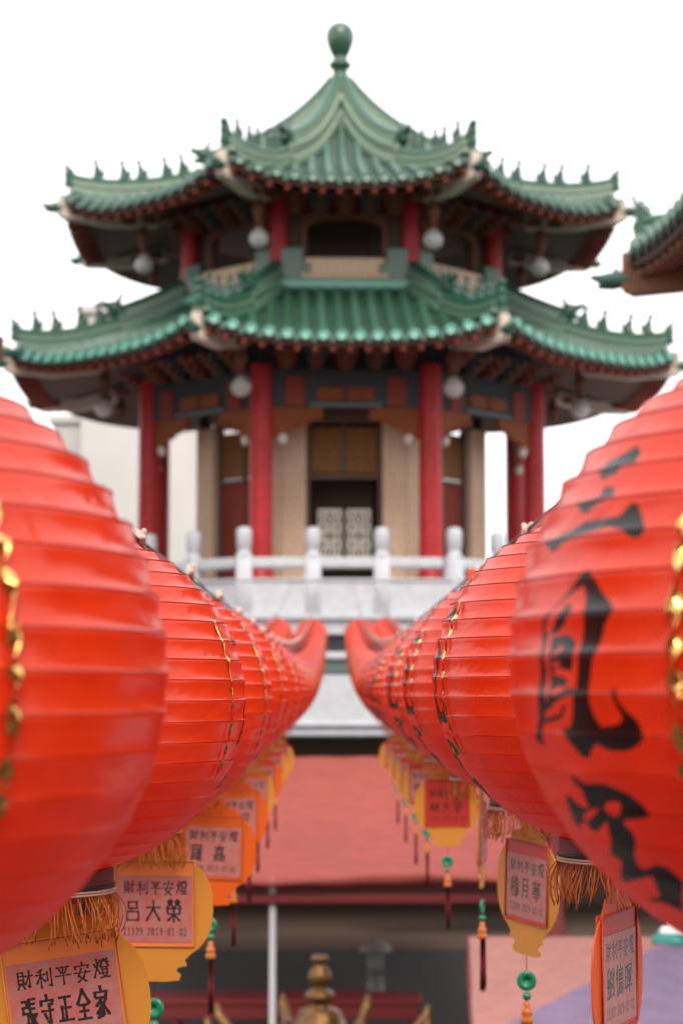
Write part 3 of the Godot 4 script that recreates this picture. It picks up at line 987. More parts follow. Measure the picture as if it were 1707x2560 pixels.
func build_pavilion() -> Node3D:
	var pav := thing("temple_pavilion", "eight-sided two-tier temple pavilion with green tiled roofs and red columns", "pavilion", Vector3(-0.05, 0, -68), "", deg_to_rad(1.7))
	var lower := {"ae": 11.03, "at": 5.45, "ab": 6.4, "he": 18.45, "ht": 21.0, "c": 0.6, "p": 2.0, "up": 0.68, "rows": 17, "break_a": 7.6, "ridge": [0.75, 0.4], "figs": 4, "lamp_a": 8.0, "flare": 0.004}
	var upper := {"ae": 9.29, "at": 0.35, "ab": 5.0, "he": 23.7, "ht": 28.7, "c": 0.6, "p": 5.0, "up": 0.8, "rows": 14, "break_a": 4.7, "ridge": [1.0, 0.42], "figs": 5, "lamp_a": 6.75}
	var shown := [0, 1, 2, 6, 7]
	make_roof(pav, "lower_roof", lower, shown, [0, 1, 2, 5, 6, 7])
	make_roof(pav, "upper_roof", upper, shown, range(8))
	part(pav, "roof_finial", lathe([[0.5, 28.9], [0.5, 29.5], [0.36, 29.62], [0.36, 29.75], [0.27, 29.8], [0.27, 30.15], [0.4, 30.2], [0.42, 30.32], [0.38, 30.38], [0.26, 30.42], [0.26, 30.6], [0.32, 30.66], [0.46, 31.0], [0.52, 31.25], [0.5, 31.5], [0.4, 31.7], [0.22, 31.82], [0.0, 31.86]], 28), M.glaze2)
	# columns
	var shaft := lathe([[0.46, 11.3], [0.48, 11.42], [0.42, 11.55], [0.38, 11.62], [0.37, 12.2], [0.36, 18.3]], 24)
	var slim := lathe([[0.3, 21.0], [0.3, 24.6]], 16)
	for k in 8:
		var f: float = (k + 0.5) * PI / 4
		part(pav, "column", shaft, M.column, at(7.05 * sin(f), 0, 7.05 * cos(f)))
		part(pav, "upper_column", slim, M.column, at(5.65 * sin(f), 0, 5.65 * cos(f)))
	# beams, carved panels and spandrels between the columns
	var spandrel := PackedVector2Array([Vector2(0, 0), Vector2(1.62, 0), Vector2(1.62, -0.28), Vector2(1.5, -0.36), Vector2(1.3, -0.34), Vector2(1.15, -0.48), Vector2(0.95, -0.5), Vector2(0.8, -0.64), Vector2(0.58, -0.66), Vector2(0.45, -0.8), Vector2(0.22, -0.82), Vector2(0.15, -0.95), Vector2(0, -0.95)])
	var sp := plate(spandrel, 0.16)
	var edge := PackedVector3Array()
	for p in spandrel.slice(2): edge.append(Vector3(p.x, p.y, 0.09))
	var lip := tube(edge, 0.06, 6)
	for k in [0, 1, 2, 6, 7]:
		var f := Basis(Vector3.UP, k * PI / 4)
		var put := func(x: float, y: float, z: float) -> Transform3D: return Transform3D(f, f * Vector3(x, y, z))
		var beam := part(pav, "beam", box(Vector3(4.7, 1.25, 0.34), 0.03), M.beam, put.call(0, 17.55, 6.5))
		part(beam, "beam_edge", box(Vector3(2.3, 0.12, 0.1), 0.02), M.beam_edge, at(0, -0.56, 0.22))
		for s in [-1, 1]:
			part(beam, "carved_panel", box(Vector3(0.86, 0.42, 0.08), 0.02), M.carving, at(s * 0.48, -0.2, 0.2))
			part(beam, "red_panel", box(Vector3(0.62, 0.95, 0.08), 0.02), M.panel_red, at(s * 1.62, -0.12, 0.2))
			var o := part(pav, "spandrel", sp, M.carving, put.call(s * -2.36, 16.92, 6.5) * Transform3D(Basis(Vector3.UP, 0.0 if s > 0 else PI), Vector3.ZERO))
			part(o, "scroll_edge", lip, M.carving, at(0, 0, 0 if s > 0 else -0.18))
			part(pav, "pendant", lathe([[0.0, -0.18], [0.1, -0.15], [0.14, -0.06], [0.14, 0.1], [0.07, 0.14], [0.03, 0.3]], 8), M.screen_stone, put.call(s * 2.02, 15.92, 6.55))
		# bracket sets between the beams and the eaves, stepping outwards
		for i in 5:
			var x := -1.9 + 0.95 * i
			for e in [[x, 18.22, 6.75, "bracket"], [x * 0.86, 23.55, 5.35, "bracket"]]:
				var bs := part(pav, "bracket_set", L.dougong, M.bracket, put.call(e[0], e[1], e[2]))
				part(bs, "bracket_arm", L.dougong_arm, M.teal_paint if i % 2 else M.carving)
		# inner chamber: cream piers at the corners of every side, dark opening between
		for s in [-1, 1]:
			part(pav, "pier", box(Vector3(0.77, 5.4, 0.4), 0.03), M.cream, put.call(s * 1.64, 14.1, 4.75))
		part(pav, "lintel", box(Vector3(2.5, 1.2, 0.36), 0.03), M.dark_wood, put.call(0, 17.3, 4.72))
		for s in [-1, 1]:
			part(pav, "door_panel", box(Vector3(1.02, 1.55, 0.1), 0.02), M.gold_panel, put.call(s * 0.57, 15.78, 4.6))
			part(pav, "door_frame", box(Vector3(0.14, 5.3, 0.2), 0.02), M.dark_wood, put.call(s * 1.19, 14.05, 4.62))
		part(pav, "door_frame", box(Vector3(0.1, 1.9, 0.16), 0.02), M.dark_wood, put.call(0, 15.8, 4.62))
		part(pav, "door_frame", box(Vector3(2.26, 0.14, 0.16), 0.02), M.dark_wood, put.call(0, 14.9, 4.62))
		if k != 0:
			for s in [-1, 1]:
				part(pav, "door_leaf", box(Vector3(1.1, 3.5, 0.1), 0.02), M.panel_red, put.call(s * 0.57, 13.1, 4.55))
		# upper storey wall and window
		part(pav, "upper_wall", box(Vector3(3.9, 1.2, 0.3), 0.02), M.panel_red, put.call(0, 24.25, 4.75))
		for s in [-1, 1]:
			part(pav, "upper_wall", box(Vector3(0.62, 3.2, 0.3), 0.02), M.dark_wood, put.call(s * 1.66, 22.4, 4.75))
			part(pav, "parapet_block", box(Vector3(0.72, 1.15, 0.4), 0.05), M.glaze0, put.call(s * 1.72, 21.8, 5.35))
			part(pav, "parapet_block", box(Vector3(0.42, 0.7, 0.36), 0.05), M.glaze2, put.call(s * 1.34, 21.5, 5.36))
		part(pav, "window_frame", arch_frame(1.26, 22.0, 23.42, 0.16, 0.2), M.bracket, put.call(0, 0, 4.9))
		part(pav, "window_sill", box(Vector3(2.66, 0.55, 0.5), 0.06), M.cream, put.call(0, 21.78, 5.2))
		part(pav, "window_sill", box(Vector3(2.86, 0.2, 0.66), 0.06), M.cream, put.call(0, 21.42, 5.24))
		part(pav, "roof_top_ridge", box(Vector3(4.45, 0.34, 0.4), 0.06), M.cap, put.call(0, 21.12, 5.5))
		for i in 9:
			part(pav, "ridge_boss", lathe([[0.0, 0.07], [0.07, 0.05], [0.1, 0.0]], 10), M.ridge_dark, put.call(-2.0 + 0.5 * i, 20.86, 5.68) * Transform3D(Basis(Vector3.RIGHT, PI / 2), Vector3.ZERO))
	part(pav, "inner_core", octo(2.6, 11.3, 25.5), M.dark_wood)
	part(pav, "ceiling", octo(6.6, 18.2, 18.35), M.soffit)
	part(pav, "frieze_wall", octo(6.95, 18.12, 20.0), M.beam)
	part(pav, "frieze_wall", octo(5.36, 24.0, 24.75), M.panel_red)
	part(pav, "chamber_floor", octo(4.7, 11.3, 11.36), M.dark_wood)
	# pale openwork gates in the doorway
	for s in [-1, 1]:
		var g := part(pav, "gate_leaf", box(Vector3(0.9, 1.75, 0.05), 0.01), M.dark_wood, Transform3D(Basis().scaled(Vector3(0.84, 1, 1)), Vector3(s * 0.47, 12.95, 4.6)))
		for e in [[0, 0.55, 0.26], [0, 0.0, 0.3], [0, -0.55, 0.26], [0.24, 0.28, 0.15], [-0.24, 0.28, 0.15], [0.24, -0.28, 0.15], [-0.24, -0.28, 0.15], [0.28, 0.72, 0.12], [-0.28, 0.72, 0.12], [0.28, -0.74, 0.12], [-0.28, -0.74, 0.12], [0, 0.55, 0.1], [0, -0.55, 0.12], [0, 0.0, 0.14]]:
			part(g, "gate_scroll", ring(e[2], 0.04), M.screen_stone, at(e[0], e[1], 0.05))
		for e in [[0.44, 0, 0.06, 1.75], [-0.44, 0, 0.06, 1.75], [0, 0.86, 0.9, 0.06], [0, -0.86, 0.9, 0.06]]:
			part(g, "gate_bar", box(Vector3(e[2], e[3], 0.08), 0.01), M.screen_stone, at(e[0], e[1], 0.04))
	# terrace with its balustrade
	part(pav, "terrace", octo(8.75, 9.66, 11.32), M.marble)
	part(pav, "terrace_moulding", octo(8.95, 10.12, 10.26), M.marble)
	part(pav, "terrace_neck", octo(5.6, 8.9, 9.7), M.marble)
	var bal := part(pav, "balustrade", octo(8.82, 11.3, 11.36), M.marble)
	var post := begin()
	bevel_box(post, at(0, 11.1, 0), Vector3(0.5, 1.95, 0.42), 0.04)
	lathe([[0.25, 12.05], [0.25, 12.12], [0.2, 12.16], [0.2, 12.3], [0.235, 12.34], [0.245, 12.8], [0.21, 12.93], [0.1, 12.98], [0.0, 12.98]], 16, post)
	var post_mesh := done(post)
	var side_w := 2.0 * 7.72 * T8
	for k in [0, 1, 2, 6, 7]:
		var f := Basis(Vector3.UP, k * PI / 4)
		for i in 3:
			var x := -side_w / 2 + side_w * i / 3.0
			part(bal, "post", post_mesh, M.marble, Transform3D(f, f * Vector3(x, 0, 7.9)))
			var mid := x + side_w / 6.0
			part(bal, "rail", box(Vector3(side_w / 3 - 0.46, 0.34, 0.28), 0.06), M.marble, Transform3D(f, f * Vector3(mid, 11.86, 7.9)))
			part(bal, "panel", box(Vector3(side_w / 3 - 0.46, 1.2, 0.2), 0.03), M.marble, Transform3D(f, f * Vector3(mid, 10.78, 7.92)))
			part(bal, "panel_relief", box(Vector3(side_w / 3 - 0.95, 0.62, 0.06), 0.05), M.marble, Transform3D(f, f * Vector3(mid, 10.8, 8.04)))
	# globe lamps under the corners
	var globe := lathe([[0.0, -0.32], [0.12, -0.297], [0.23, -0.222], [0.302, -0.106], [0.32, 0.0], [0.302, 0.106], [0.23, 0.222], [0.13, 0.3], [0.1, 0.34]], 28)
	for tier in [[7.3, 22.35, 0.55, "upper"], [8.66, 17.35, 0.75, "lower"]]:
		for k in [0, 1, 6, 7]:
			var f: float = (k + 0.5) * PI / 4
			var side: String = "doorway" if k in [0, 7] else "flank"
			var lamp := thing("globe_lamp", "white unlit globe lamp under the %s eave of the pavilion, near its %s" % [tier[3], "front" if side == "doorway" else "side"], "lamp", pav.transform * Vector3(tier[0] * sin(f), tier[1], tier[0] * cos(f)), "globe lamps under the pavilion eaves")
			part(lamp, "globe", globe, M.globe)
			part(lamp, "lamp_neck", lathe([[0.13, 0.33], [0.14, 0.42], [0.06, 0.46], [0.04, 0.5], [0.04, 0.5 + tier[2]], [0.0, 0.5 + tier[2]]], 12), M.bracket)
	return pav


func build_neighbour(called: String, label: String, p: Vector3, faces: Array, hips: Array, ae := 11.03, up := 0.75) -> void:
	var pav := thing(called, label, "pavilion", p, "pavilions beside the main one")
	var R := {"ae": ae, "at": 2.0, "ab": 6.4, "he": 18.45, "ht": 18.45 + (ae - 2.0) * 0.46, "c": 0.5, "p": 2.0, "up": up, "rows": int(ae * 1.55), "break_a": ae * 0.7, "ridge": [0.5, 0.25], "figs": 4, "lamp_a": ae * 0.72, "plain": true}
	make_roof(pav, "roof", R, faces, hips)
	var shaft := lathe([[0.46, 11.3], [0.4, 11.6], [0.36, 18.3]], 16)
	for k in 8:
		var f: float = (k + 0.5) * PI / 4
		part(pav, "column", shaft, M.column, at(7.05 * sin(f), 0, 7.05 * cos(f)))
	part(pav, "chamber", octo(5.2, 11.3, 19.5), M.cream)
	part(pav, "frieze_wall", octo(6.95, 18.12, 19.6), M.beam)
	part(pav, "ceiling", octo(6.9, 18.2, 18.5), M.soffit)
	part(pav, "terrace", octo(8.75, -p.y + 0.02, 11.32), M.marble)


# ---------------------------------------------------------------- plaza
func build_plaza() -> void:
	# the storey under the pavilion: white upper wall, open dark hall below
	var b := thing("hall_building", "white walled building under the pavilion with a dark open hall", "building", Vector3(0, 0, -66))
	part(b, "upper_wall", box(Vector3(44, 1.92, 12), 0.05), M.marble, at(0, 7.47, 0))
	part(b, "cornice", box(Vector3(44.3, 0.24, 12.4), 0.06), M.marble, at(0, 8.98, 0))
	part(b, "tile_band", box(Vector3(44.1, 0.43, 12.1), 0.04), M.teal_tile, at(0, 8.645, 0))
	part(b, "string_course", box(Vector3(44.2, 0.14, 12.3), 0.04), M.marble, at(0, 6.88, 0))
	part(b, "lintel", box(Vector3(44, 0.8, 0.5), 0.04), M.dark_wood, at(0, 6.1, 0.5))
	part(b, "back_wall", box(Vector3(44, 6.5, 0.3), 0.02), M.dark_wood, at(0, 3.25, -5.6))
	part(b, "floor", box(Vector3(44, 0.2, 11.8), 0.02), M.dark_wood, at(0, 0.1, 0))
	for x in [-17, -11, -6, 6.5, 11.5, 17]:
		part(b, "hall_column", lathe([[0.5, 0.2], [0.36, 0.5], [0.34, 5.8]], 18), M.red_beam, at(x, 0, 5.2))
	for e in [[1.9, 0.6], [4.6, 1.7], [5.9, 1.2], [-2.9, 0.5]]:
		var s := thing("blue_grey_screen", "blue-grey cloth screen hanging in the dark hall", "screen", Vector3(e[0], 3.1, -61.4), "cloth screens hanging in the hall")
		var st := begin()
		var rows := []
		for i in 5:
			var row := PackedVector3Array()
			for j in 25: row.append(Vector3(e[1] * (j / 12.0 - 1.0), -0.72 + 0.36 * i, 0.05 * sin(j * 1.1) + 0.02 * sin(j * 2.7 + i)))
			rows.append(row)
		grid(st, rows)
		part(s, "cloth", done(st), M.blue_grey)
		part(s, "hanging_rod", tube(PackedVector3Array([Vector3(-e[1] - 0.1, 0.74, 0), Vector3(e[1] + 0.1, 0.74, 0)]), 0.03, 8), M.steel)
	var table := thing("altar_table", "long dark red table in the dark hall", "table", Vector3(-2.4, 0, -44.6))
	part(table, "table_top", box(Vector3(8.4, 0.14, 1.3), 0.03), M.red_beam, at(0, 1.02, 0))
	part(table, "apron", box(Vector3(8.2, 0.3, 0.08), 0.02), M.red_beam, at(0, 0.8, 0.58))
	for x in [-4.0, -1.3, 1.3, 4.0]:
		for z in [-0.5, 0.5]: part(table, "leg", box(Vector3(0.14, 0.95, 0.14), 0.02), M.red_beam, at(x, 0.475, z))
	var urn := thing("stone_lantern", "pale stone lantern standing in the dark hall", "stone lantern", Vector3(0.85, 0, -49.5))
	urn.scale = Vector3.ONE * 0.82
	part(urn, "pillar", lathe([[0.5, 0.0], [0.5, 0.25], [0.28, 0.4], [0.25, 1.0], [0.4, 1.15]], 8), M.grey_stone)
	part(urn, "light_box", box(Vector3(0.5, 0.6, 0.5), 0.05), M.grey_stone, at(0, 1.45, 0))
	part(urn, "cap", lathe([[0.5, 1.74], [0.48, 1.86], [0.36, 2.0], [0.18, 2.08], [0.0, 2.2]], 8), M.grey_stone)
	# pink awning over the front of the hall
	var a := thing("pink_awning", "faded pink cloth awning sloping down in front of the hall", "awning", Vector3(-0.4, 0, -50))
	var st := begin()
	var rows := []
	for i in 19:
		var e := i / 18.0
		var row := PackedVector3Array()
		for j in 49:
			var x := lerpf(-4.7, 4.75, j / 48.0)
			var y := lerpf(6.0, 3.92, e) - 0.12 * sin(PI * e) + 0.01 * sin(j * 0.9 + i * 0.4) + (0.1 * sin(j * 0.21 + 1.0) if i == 18 else 0.0)
			row.append(Vector3(x, y, lerpf(-7.0, 8.0, e)))
		rows.append(row)
	var flap := PackedVector3Array()
	for p in rows[18]: flap.append(p + Vector3(0, -0.12 - 0.08 * sin(p.x * 1.1), -0.18))
	rows.append(flap)
	grid(st, rows)
	part(a, "cloth", done(st), M.canopy)
	part(a, "front_beam", box(Vector3(9.6, 0.2, 0.16), 0.03), M.red_beam, at(0, 3.48, 7.7))
	part(a, "front_beam", box(Vector3(9.6, 0.12, 0.12), 0.03), M.red_beam, at(0, 3.72, 7.55))
	part(a, "rear_beam", box(Vector3(9.6, 0.16, 0.16), 0.03), M.red_beam, at(0, 5.88, -6.8))
	for x in [-4.4, -1.08, 4.5]:
		part(a, "pole", tube(PackedVector3Array([Vector3(x, 0, 7.6), Vector3(x, 3.9, 7.6)]), 0.07, 14), M.steel)
	# bronze censer with a stepped roof
	var c := thing("bronze_censer", "bronze incense burner with curled roof corners and a ball finial", "incense burner", Vector3(-0.33, 0, -30))
	part(c, "finial", lathe([[0.32, 3.1], [0.3, 3.14], [0.16, 3.18], [0.14, 3.24], [0.2, 3.28], [0.235, 3.34], [0.2, 3.41], [0.12, 3.44], [0.1, 3.48], [0.17, 3.55], [0.185, 3.64], [0.15, 3.73], [0.08, 3.79], [0.07, 3.84], [0.13, 3.87], [0.135, 3.92], [0.1, 3.95], [0.0, 3.96]], 28), M.bronze)
	part(c, "roof", lathe([[1.5, 2.35], [1.45, 2.42], [0.8, 2.6], [0.45, 2.85], [0.33, 3.1]], 8), M.bronze)
	for k in 8:
		var f := k * PI / 4 + 0.35
		var d := Vector3(sin(f), 0, cos(f))
		part(c, "roof_horn", tube(PackedVector3Array([d * 0.5 + Vector3.UP * 2.85, d * 1.1 + Vector3.UP * 2.6, d * 1.5 + Vector3.UP * 2.66, d * 1.75 + Vector3.UP * 2.95, d * 1.78 + Vector3.UP * 3.12]), [0.1, 0.09, 0.09, 0.08, 0.03], 8), M.bronze)
	part(c, "drum", lathe([[0.9, 1.5], [0.95, 1.7], [0.95, 2.3], [1.0, 2.4]], 8), M.bronze)
	part(c, "bowl", lathe([[0.5, 0.5], [1.0, 0.7], [1.25, 1.1], [1.3, 1.5], [1.2, 1.55], [0.9, 1.5]], 28), M.bronze)
	for k in 3:
		var f := k * TAU / 3
		part(c, "leg", tube(PackedVector3Array([Vector3(0.7 * sin(f), 0.7, 0.7 * cos(f)), Vector3(0.95 * sin(f), 0.35, 0.95 * cos(f)), Vector3(0.85 * sin(f), 0.0, 0.85 * cos(f))]), [0.2, 0.15, 0.18], 10), M.bronze)
	# market tent: pink and purple panels meeting at a finial
	var t := thing("market_tent", "pink and purple market tent with a teal and white peak cap", "tent", Vector3(5.3, 0, -31.4))
	var pk := Vector3(0, 4.05, 0)
	var bl := Vector3(-2.85, 3.22, -6.6)
	var fl := Vector3(-3.48, 3.2, 4.4)
	var br := Vector3(3.6, 3.22, -6.2)
	var fr := Vector3(3.2, 3.2, 4.8)
	for e in [[bl, fl, "tent_pink", "side_panel"], [fl, fr, "tent_purple", "front_panel"], [fr, br, "tent_pink", "side_panel"], [br, bl, "tent_purple", "back_panel"]]:
		st = begin()
		rows = []
		for i in 13:
			var row := PackedVector3Array()
			for j in 13:
				var p: Vector3 = e[0].lerp(e[1], j / 12.0).lerp(pk, i / 12.0)
				row.append(p + Vector3.DOWN * 0.1 * sin(PI * i / 12.0) * sin(PI * j / 12.0))
			rows.append(row)
		grid(st, rows)
		part(t, e[3], done(st), M[e[2]])
		st = begin()
		rows = []
		for i in 5:
			var row := PackedVector3Array()
			for j in 41:
				var p: Vector3 = e[0].lerp(e[1], j / 40.0)
				row.append(p * Vector3(1.005, 1, 1.005) + Vector3(0.03 * sin(j * 1.4) * i / 4.0, -0.55 * i / 4.0, 0.03 * cos(j * 1.4) * i / 4.0))
			rows.append(row)
		grid(st, rows)
		part(t, "valance", done(st), M.tent_red)
	var capp := part(t, "peak_cap", lathe([[0.36, 3.96], [0.38, 4.02], [0.26, 4.12], [0.12, 4.17]], 24), M.teal_plastic)
	part(capp, "peak_knob", lathe([[0.25, 4.13], [0.2, 4.2], [0.09, 4.25], [0.1, 4.33], [0.06, 4.4], [0.0, 4.41]], 20), M.white_plastic)
	for p in [bl, fl, br, fr]:
		part(t, "tent_pole", tube(PackedVector3Array([Vector3(p.x * 0.97, 0, p.z * 0.97), Vector3(p.x * 0.97, 3.2, p.z * 0.97)]), 0.05, 10), M.steel)
	# building beyond the pavilion
	for e in [[-10.6, -118.0, 9.4, 30.0, "pale apartment block beyond the pavilion, beside its left columns"], [-16.4, -122.0, 2.2, 24.0, "grey apartment block beyond the pavilion, lower than the pale one"]]:
		var h := thing("apartment_block", e[4], "building", Vector3(e[0], 0, e[1]), "apartment blocks behind the pavilion")
		part(h, "wall", box(Vector3(e[2], e[3], 10), 0.1), M.far_wall, at(0, e[3] / 2, 0))
		part(h, "roof_slab", box(Vector3(e[2] + 0.5, 0.5, 10.5), 0.05), M.far_wall, at(0, e[3] + 0.25, 0))

	# unseen temple hall added behind the camera to block sky and throw red on lanterns
	var hall := thing("added_temple_hall", "unseen red temple hall front with columns, added to shape the lantern light", "building", Vector3(0, 0, 6.0))
	part(hall, "front_wall", box(Vector3(44, 11.2, 0.4), 0.02), M.bounce_lacquer, at(0, 5.6, 0))
	part(hall, "balcony", box(Vector3(44, 0.3, 6.6), 0.03), M.dark_wood, at(0, 6.2, -3.4))
	part(hall, "eave", box(Vector3(46, 0.3, 2.4), 0.05), M.soffit, at(0, 11.3, -0.2))
	part(hall, "beam", box(Vector3(44, 0.5, 0.4), 0.04), M.panel_red, at(0, 10.6, -0.35))
	for i in 9:
		part(hall, "column", lathe([[0.45, 6.35], [0.34, 6.6], [0.34, 11.1]], 18), M.column, at(-20.0 + 5.0 * i, 0, -0.6))
		for s in [-1.6, 0.0, 1.6]:
			part(hall, "door_leaf", box(Vector3(1.4, 3.8, 0.12), 0.02), M.bounce_lacquer, at(-17.5 + 5.0 * i + s, 8.3, -0.26))


# ---------------------------------------------------------------- scene
func _ready() -> void:
	rng.seed = 2019
	# camera: short telephoto, wide open, focused on the second lanterns
	var cam := Camera3D.new()
	cam.name = "camera"
	cam.position = Vector3(0, EYE, 0)
	cam.rotation_degrees = Vector3(5.18, 0, 0)
	var lens := CameraAttributesPhysical.new()
	lens.frustum_focal_length = 45.47
	lens.frustum_focus_distance = 3.55
	lens.exposure_aperture = 3.4
	lens.frustum_near = 0.1
	lens.frustum_far = 2000.0
	cam.attributes = lens
	cam.far = 2000.0
	add_child(cam)
	cam.current = true
	# bright overcast sky
	var sky_mat := ProceduralSkyMaterial.new()
	sky_mat.sky_top_color = Color(0.955, 0.96, 0.975)
	sky_mat.sky_horizon_color = Color(0.975, 0.97, 0.965)
	sky_mat.sky_curve = 0.2
	sky_mat.ground_bottom_color = Color(0.42, 0.41, 0.4)
	sky_mat.ground_horizon_color = Color(0.7, 0.69, 0.68)
	sky_mat.energy_multiplier = 1.0
	var env := Environment.new()
	env.background_mode = Environment.BG_SKY
	env.sky = Sky.new()
	env.sky.sky_material = sky_mat
	env.background_energy_multiplier = 1.0
	env.tonemap_mode = Environment.TONE_MAPPER_LINEAR
	env.tonemap_exposure = 2.15
	env.sdfgi_enabled = true
	env.ssao_enabled = true
	env.ssil_enabled = true
	var we := WorldEnvironment.new()
	we.name = "environment"
	we.environment = env
	add_child(we)
	var sun := DirectionalLight3D.new()
	sun.name = "sun"
	sun.light_energy = 0.5
	sun.light_color = Color(1.0, 0.97, 0.93)
	sun.light_angular_distance = 30.0
	sun.shadow_enabled = true
	sun.rotation_degrees = Vector3(-47, 8, 0)
	add_child(sun)

	make_materials()
	make_lantern_meshes()
	make_card_meshes()
	K.slip = slip_mesh()
	figure_meshes()

	# ground
	var g := MeshInstance3D.new()
	var pm := PlaneMesh.new()
	pm.size = Vector2(1600, 1600)
	g.mesh = pm
	g.material_override = M.ground
	g.name = "ground"
	g.set_meta("kind", "structure")
	add_child(g)

	var apron := MeshInstance3D.new()  # dark sheet over the ground, painting in the shade under the awning
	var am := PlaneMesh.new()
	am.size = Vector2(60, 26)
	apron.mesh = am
	apron.material_override = M.awning_shade
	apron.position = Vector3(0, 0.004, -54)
	apron.name = "shade_sheet"
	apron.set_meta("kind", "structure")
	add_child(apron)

	build_pavilion()
	build_neighbour("side_pavilion", "green tiled pavilion roof corner rising beside the main pavilion's right eaves", Vector3(20.45, -2.8, -28.2), [5, 6, 7], [4, 5, 6, 7], 15.0, 0.2)
	build_neighbour("side_pavilion", "green tiled pavilion roof corner beyond the main pavilion's left eaves", Vector3(-22.1, 0, -56.6), [1, 2, 3], [0, 1, 2, 3])
	build_plaza()
	build_lanterns()


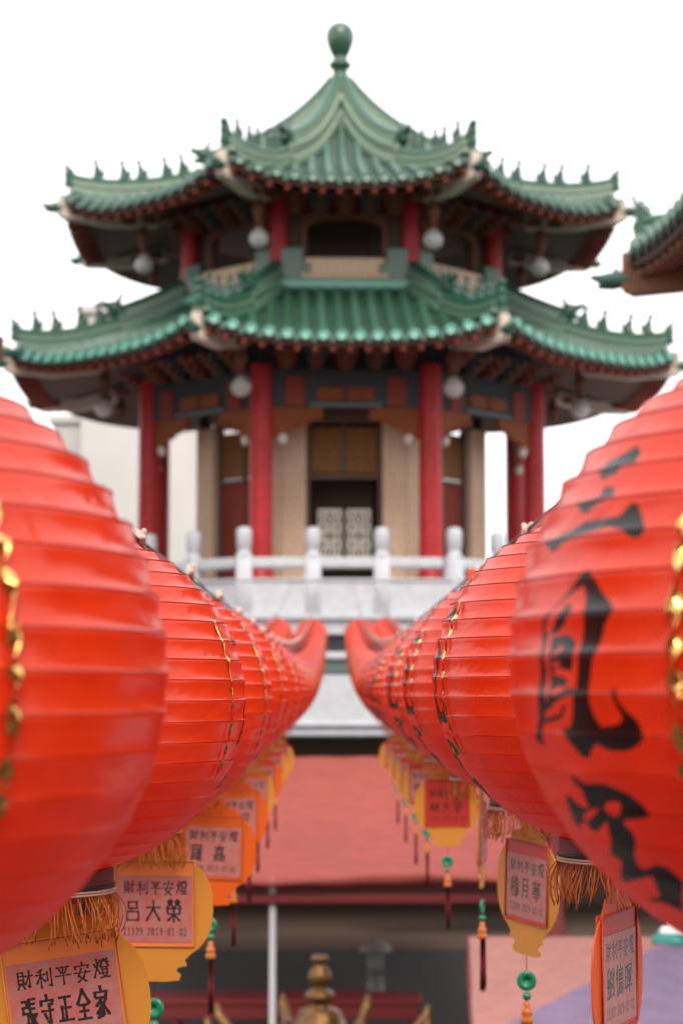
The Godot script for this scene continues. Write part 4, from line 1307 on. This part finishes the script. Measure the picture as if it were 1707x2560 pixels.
func build_lanterns() -> void:
	var zl := [1.86, 3.64, 5.2, 7.0]
	while zl[-1] < 42.0: zl.append(zl[-1] + 1.8)
	var zr := [1.94, 3.8, 5.5, 7.35, 9.25]
	while zr[-1] < 42.0: zr.append(zr[-1] + 1.85)
	var yl := [0.015, -0.022, -0.027]
	var yr := [0.032, 0.021, 0.015]
	var turn_l := [-127.2, 88.0, 90.0, 86.0, 95.0]
	var turn_r := [-71.0, -95.0, -92.0, -86.0, -96.0]
	var name_l := ["plain red lantern with a gold strip and no writing showing", "red lantern with creased cloth and a thin gold strip, in front of the 呂大榮 card", "red lantern directly above the card reading 呂大榮", "red lantern above the plain orange prayer card"]
	var name_r := ["red lantern with big black brush characters and a gold strip", "red lantern with orange fringe beside the big-lettered lantern", "red lantern above the card reading 穆月華", "red lantern with a red cloth tab on its hanger"]
	var far_group := "lanterns overlapping along the far stretch of the strings"
	for i in zl.size():
		var p := along(-0.525 if i else -0.519, yl[i] if i < 3 else -0.01, zl[i])
		lantern(p, turn_l[i] if i < 5 else 90.0 + rng.randf_range(-14, 14), "l", i < 3, name_l[i] if i < 4 else "red lantern overlapping others far along the string of the plain lantern", "strings of red lanterns" if i < 4 else far_group, i == 0)
	for i in zr.size():
		var p := along(0.548 if i else 0.532, yr[i] if i < 3 else 0.01, zr[i])
		var o := lantern(p, turn_r[i] if i < 5 else -90.0 + rng.randf_range(-14, 14), "r", i < 3, name_r[i] if i < 4 else "red lantern overlapping others far along the string of the big-lettered lantern", "strings of red lanterns" if i < 4 else far_group, i == 0)
		if i == 3: part(o, "cloth_tab", L.flag, M.red_cloth_plain, at(0, 0, 0, deg_to_rad(80)))
	for x in [-1.3, 1.13]:
		for i in 23:
			var z := 3.6 + 1.8 * i
			lantern(along(x, 0.0, z), rng.randf_range(0, 360), "l", false, "red lantern at the raised far end of an outer string" if z > 30.0 else "red lantern of an outer string, hidden behind the inner string", "lanterns of the outer strings")
	# ropes
	for e in [[-0.525, "twisted cable carrying the lanterns along one side of the aisle"], [0.548, "twisted cable carrying the big-lettered lantern and those behind it"], [-1.3, "outer cable carrying lanterns, beyond the plain lantern's string"], [1.13, "outer cable carrying lanterns, beyond the big-lettered lantern's string"]]:
		var pts := PackedVector3Array()
		var rad := PackedFloat32Array()
		var z := 1.0
		if z < 2.0:
			pts.append(along(e[0], 0.395 if e[0] < 0 else 0.45, -5.7))
			rad.append(0.0055)
		while z < 60.0:
			pts.append(along(e[0], 0.395 if e[0] < 0 else 0.45, z))
			var fine: bool = z < 4.6 and absf(e[0]) < 1.0
			rad.append(0.0052 + (0.0011 * (pts.size() % 2) if fine else 0.0))
			z += 0.0035 if fine else 0.6
		var o := thing("lantern_cable", e[1], "cable", Vector3.ZERO, "cables of the lantern strings")
		part(o, "cable", tube(pts, rad, 7), M.wire)
		if e[0] > 0.5 and e[0] < 1.0 or e[0] < 0.0 and e[0] > -1.0:
			var st := begin()
			var rows := []
			for i in 41:
				var t := i / 40.0
				var zz := lerpf(4.1, 6.6, t)
				var w := 0.006 + 0.03 * sin(PI * pow(t, 0.8))
				var c := along(e[0], (0.395 if e[0] < 0 else 0.45) - w, zz)
				var f := 1.1 + 0.9 * sin(t * 5.0)
				rows.append(PackedVector3Array([c + Vector3(cos(f) * 0.3, 1, 0) * w, c + Vector3(0, 0, 0.004), c - Vector3(cos(f) * 0.3, 1, 0) * w]))
			grid(st, rows)
			part(o, "red_ribbon", done(st), M.ribbon)
	# prayer cards under the lanterns
	var prints := [slip("張守正全家", "11287 2019-01-01".replace("8", "3").replace("7", "0"), 1), slip("呂大榮", "11329 2019-01-01", 2), slip("羅嘉", "11320 2019-01-01", 3), slip("劉德暉", "11302 2019-01-01", 4), slip("穆月華", "11309 2019-01-01", 5), slip("林大安", "11230 2019-01-01", 6), slip("林大安", "11203 2019-01-01", 7, true)]
	var left := {1: [0.03, 8.0, 8.0, "card_yellow", 0, "yellow prayer card with a five-character name line, below the creased lantern"], 2: [0.05, -6.0, 0.0, "card_yellow", 1, "yellow round-sided prayer card reading 呂大榮"], 3: [0.09, -4.0, -2.0, "card_orange", 2, "plain orange prayer card ending in 嘉"], 4: [0.07, 12.0, 0.0, "card_orange", 5, "orange prayer card with a grey name slip, far along the string"], 5: [0.06, 30.0, 0.0, "card_yellow", 5, "yellow prayer card half turned away, next after the grey-slip orange one"]}
	var right := {1: [-0.005, 64.0, 0.0, "card_orange", 3, "narrow-looking orange prayer card turned side-on, below the orange fringe"], 2: [-0.01, -62.0, -3.0, "card_yellow", 4, "yellow prayer card reading 穆月華, turned towards the aisle"], 3: [0.0, 80.0, 0.0, "card_yellow", 5, "yellow prayer card seen nearly edge-on"], 4: [-0.02, 6.0, 0.0, "card_yellow", 6, "yellow prayer card facing out with a round jade disc below"], 5: [-0.03, -30.0, 0.0, "card_yellow", 5, "yellow prayer card next along after the one with the round jade disc"]}
	for i in left:
		var v: Array = left[i]
		card(along(-0.525 + v[0], -0.578, zl[i]), v[1], v[2], v[3], prints[v[4]], v[5], rng.randf_range(-1.2, 1.2), "card_tan" if i < 3 else "card_orange")
	for i in right:
		var v: Array = right[i]
		card(along(0.548 + v[0], -0.552, zr[i]), v[1], v[2], v[3], prints[v[4]], v[5], 1.0 if i == 2 else rng.randf_range(-0.3, 0.3))
	for i in range(6, 9):
		card(along(-0.49, -0.585, zl[i]), rng.randf_range(-50, 50), 0, "card_yellow" if i % 3 else "card_orange", prints[5], "small prayer card far along the string of the plain lantern")
		card(along(0.53, -0.585, zr[i]), rng.randf_range(-50, 50), 0, "card_yellow", prints[5], "small prayer card far along the string of the big-lettered lantern")
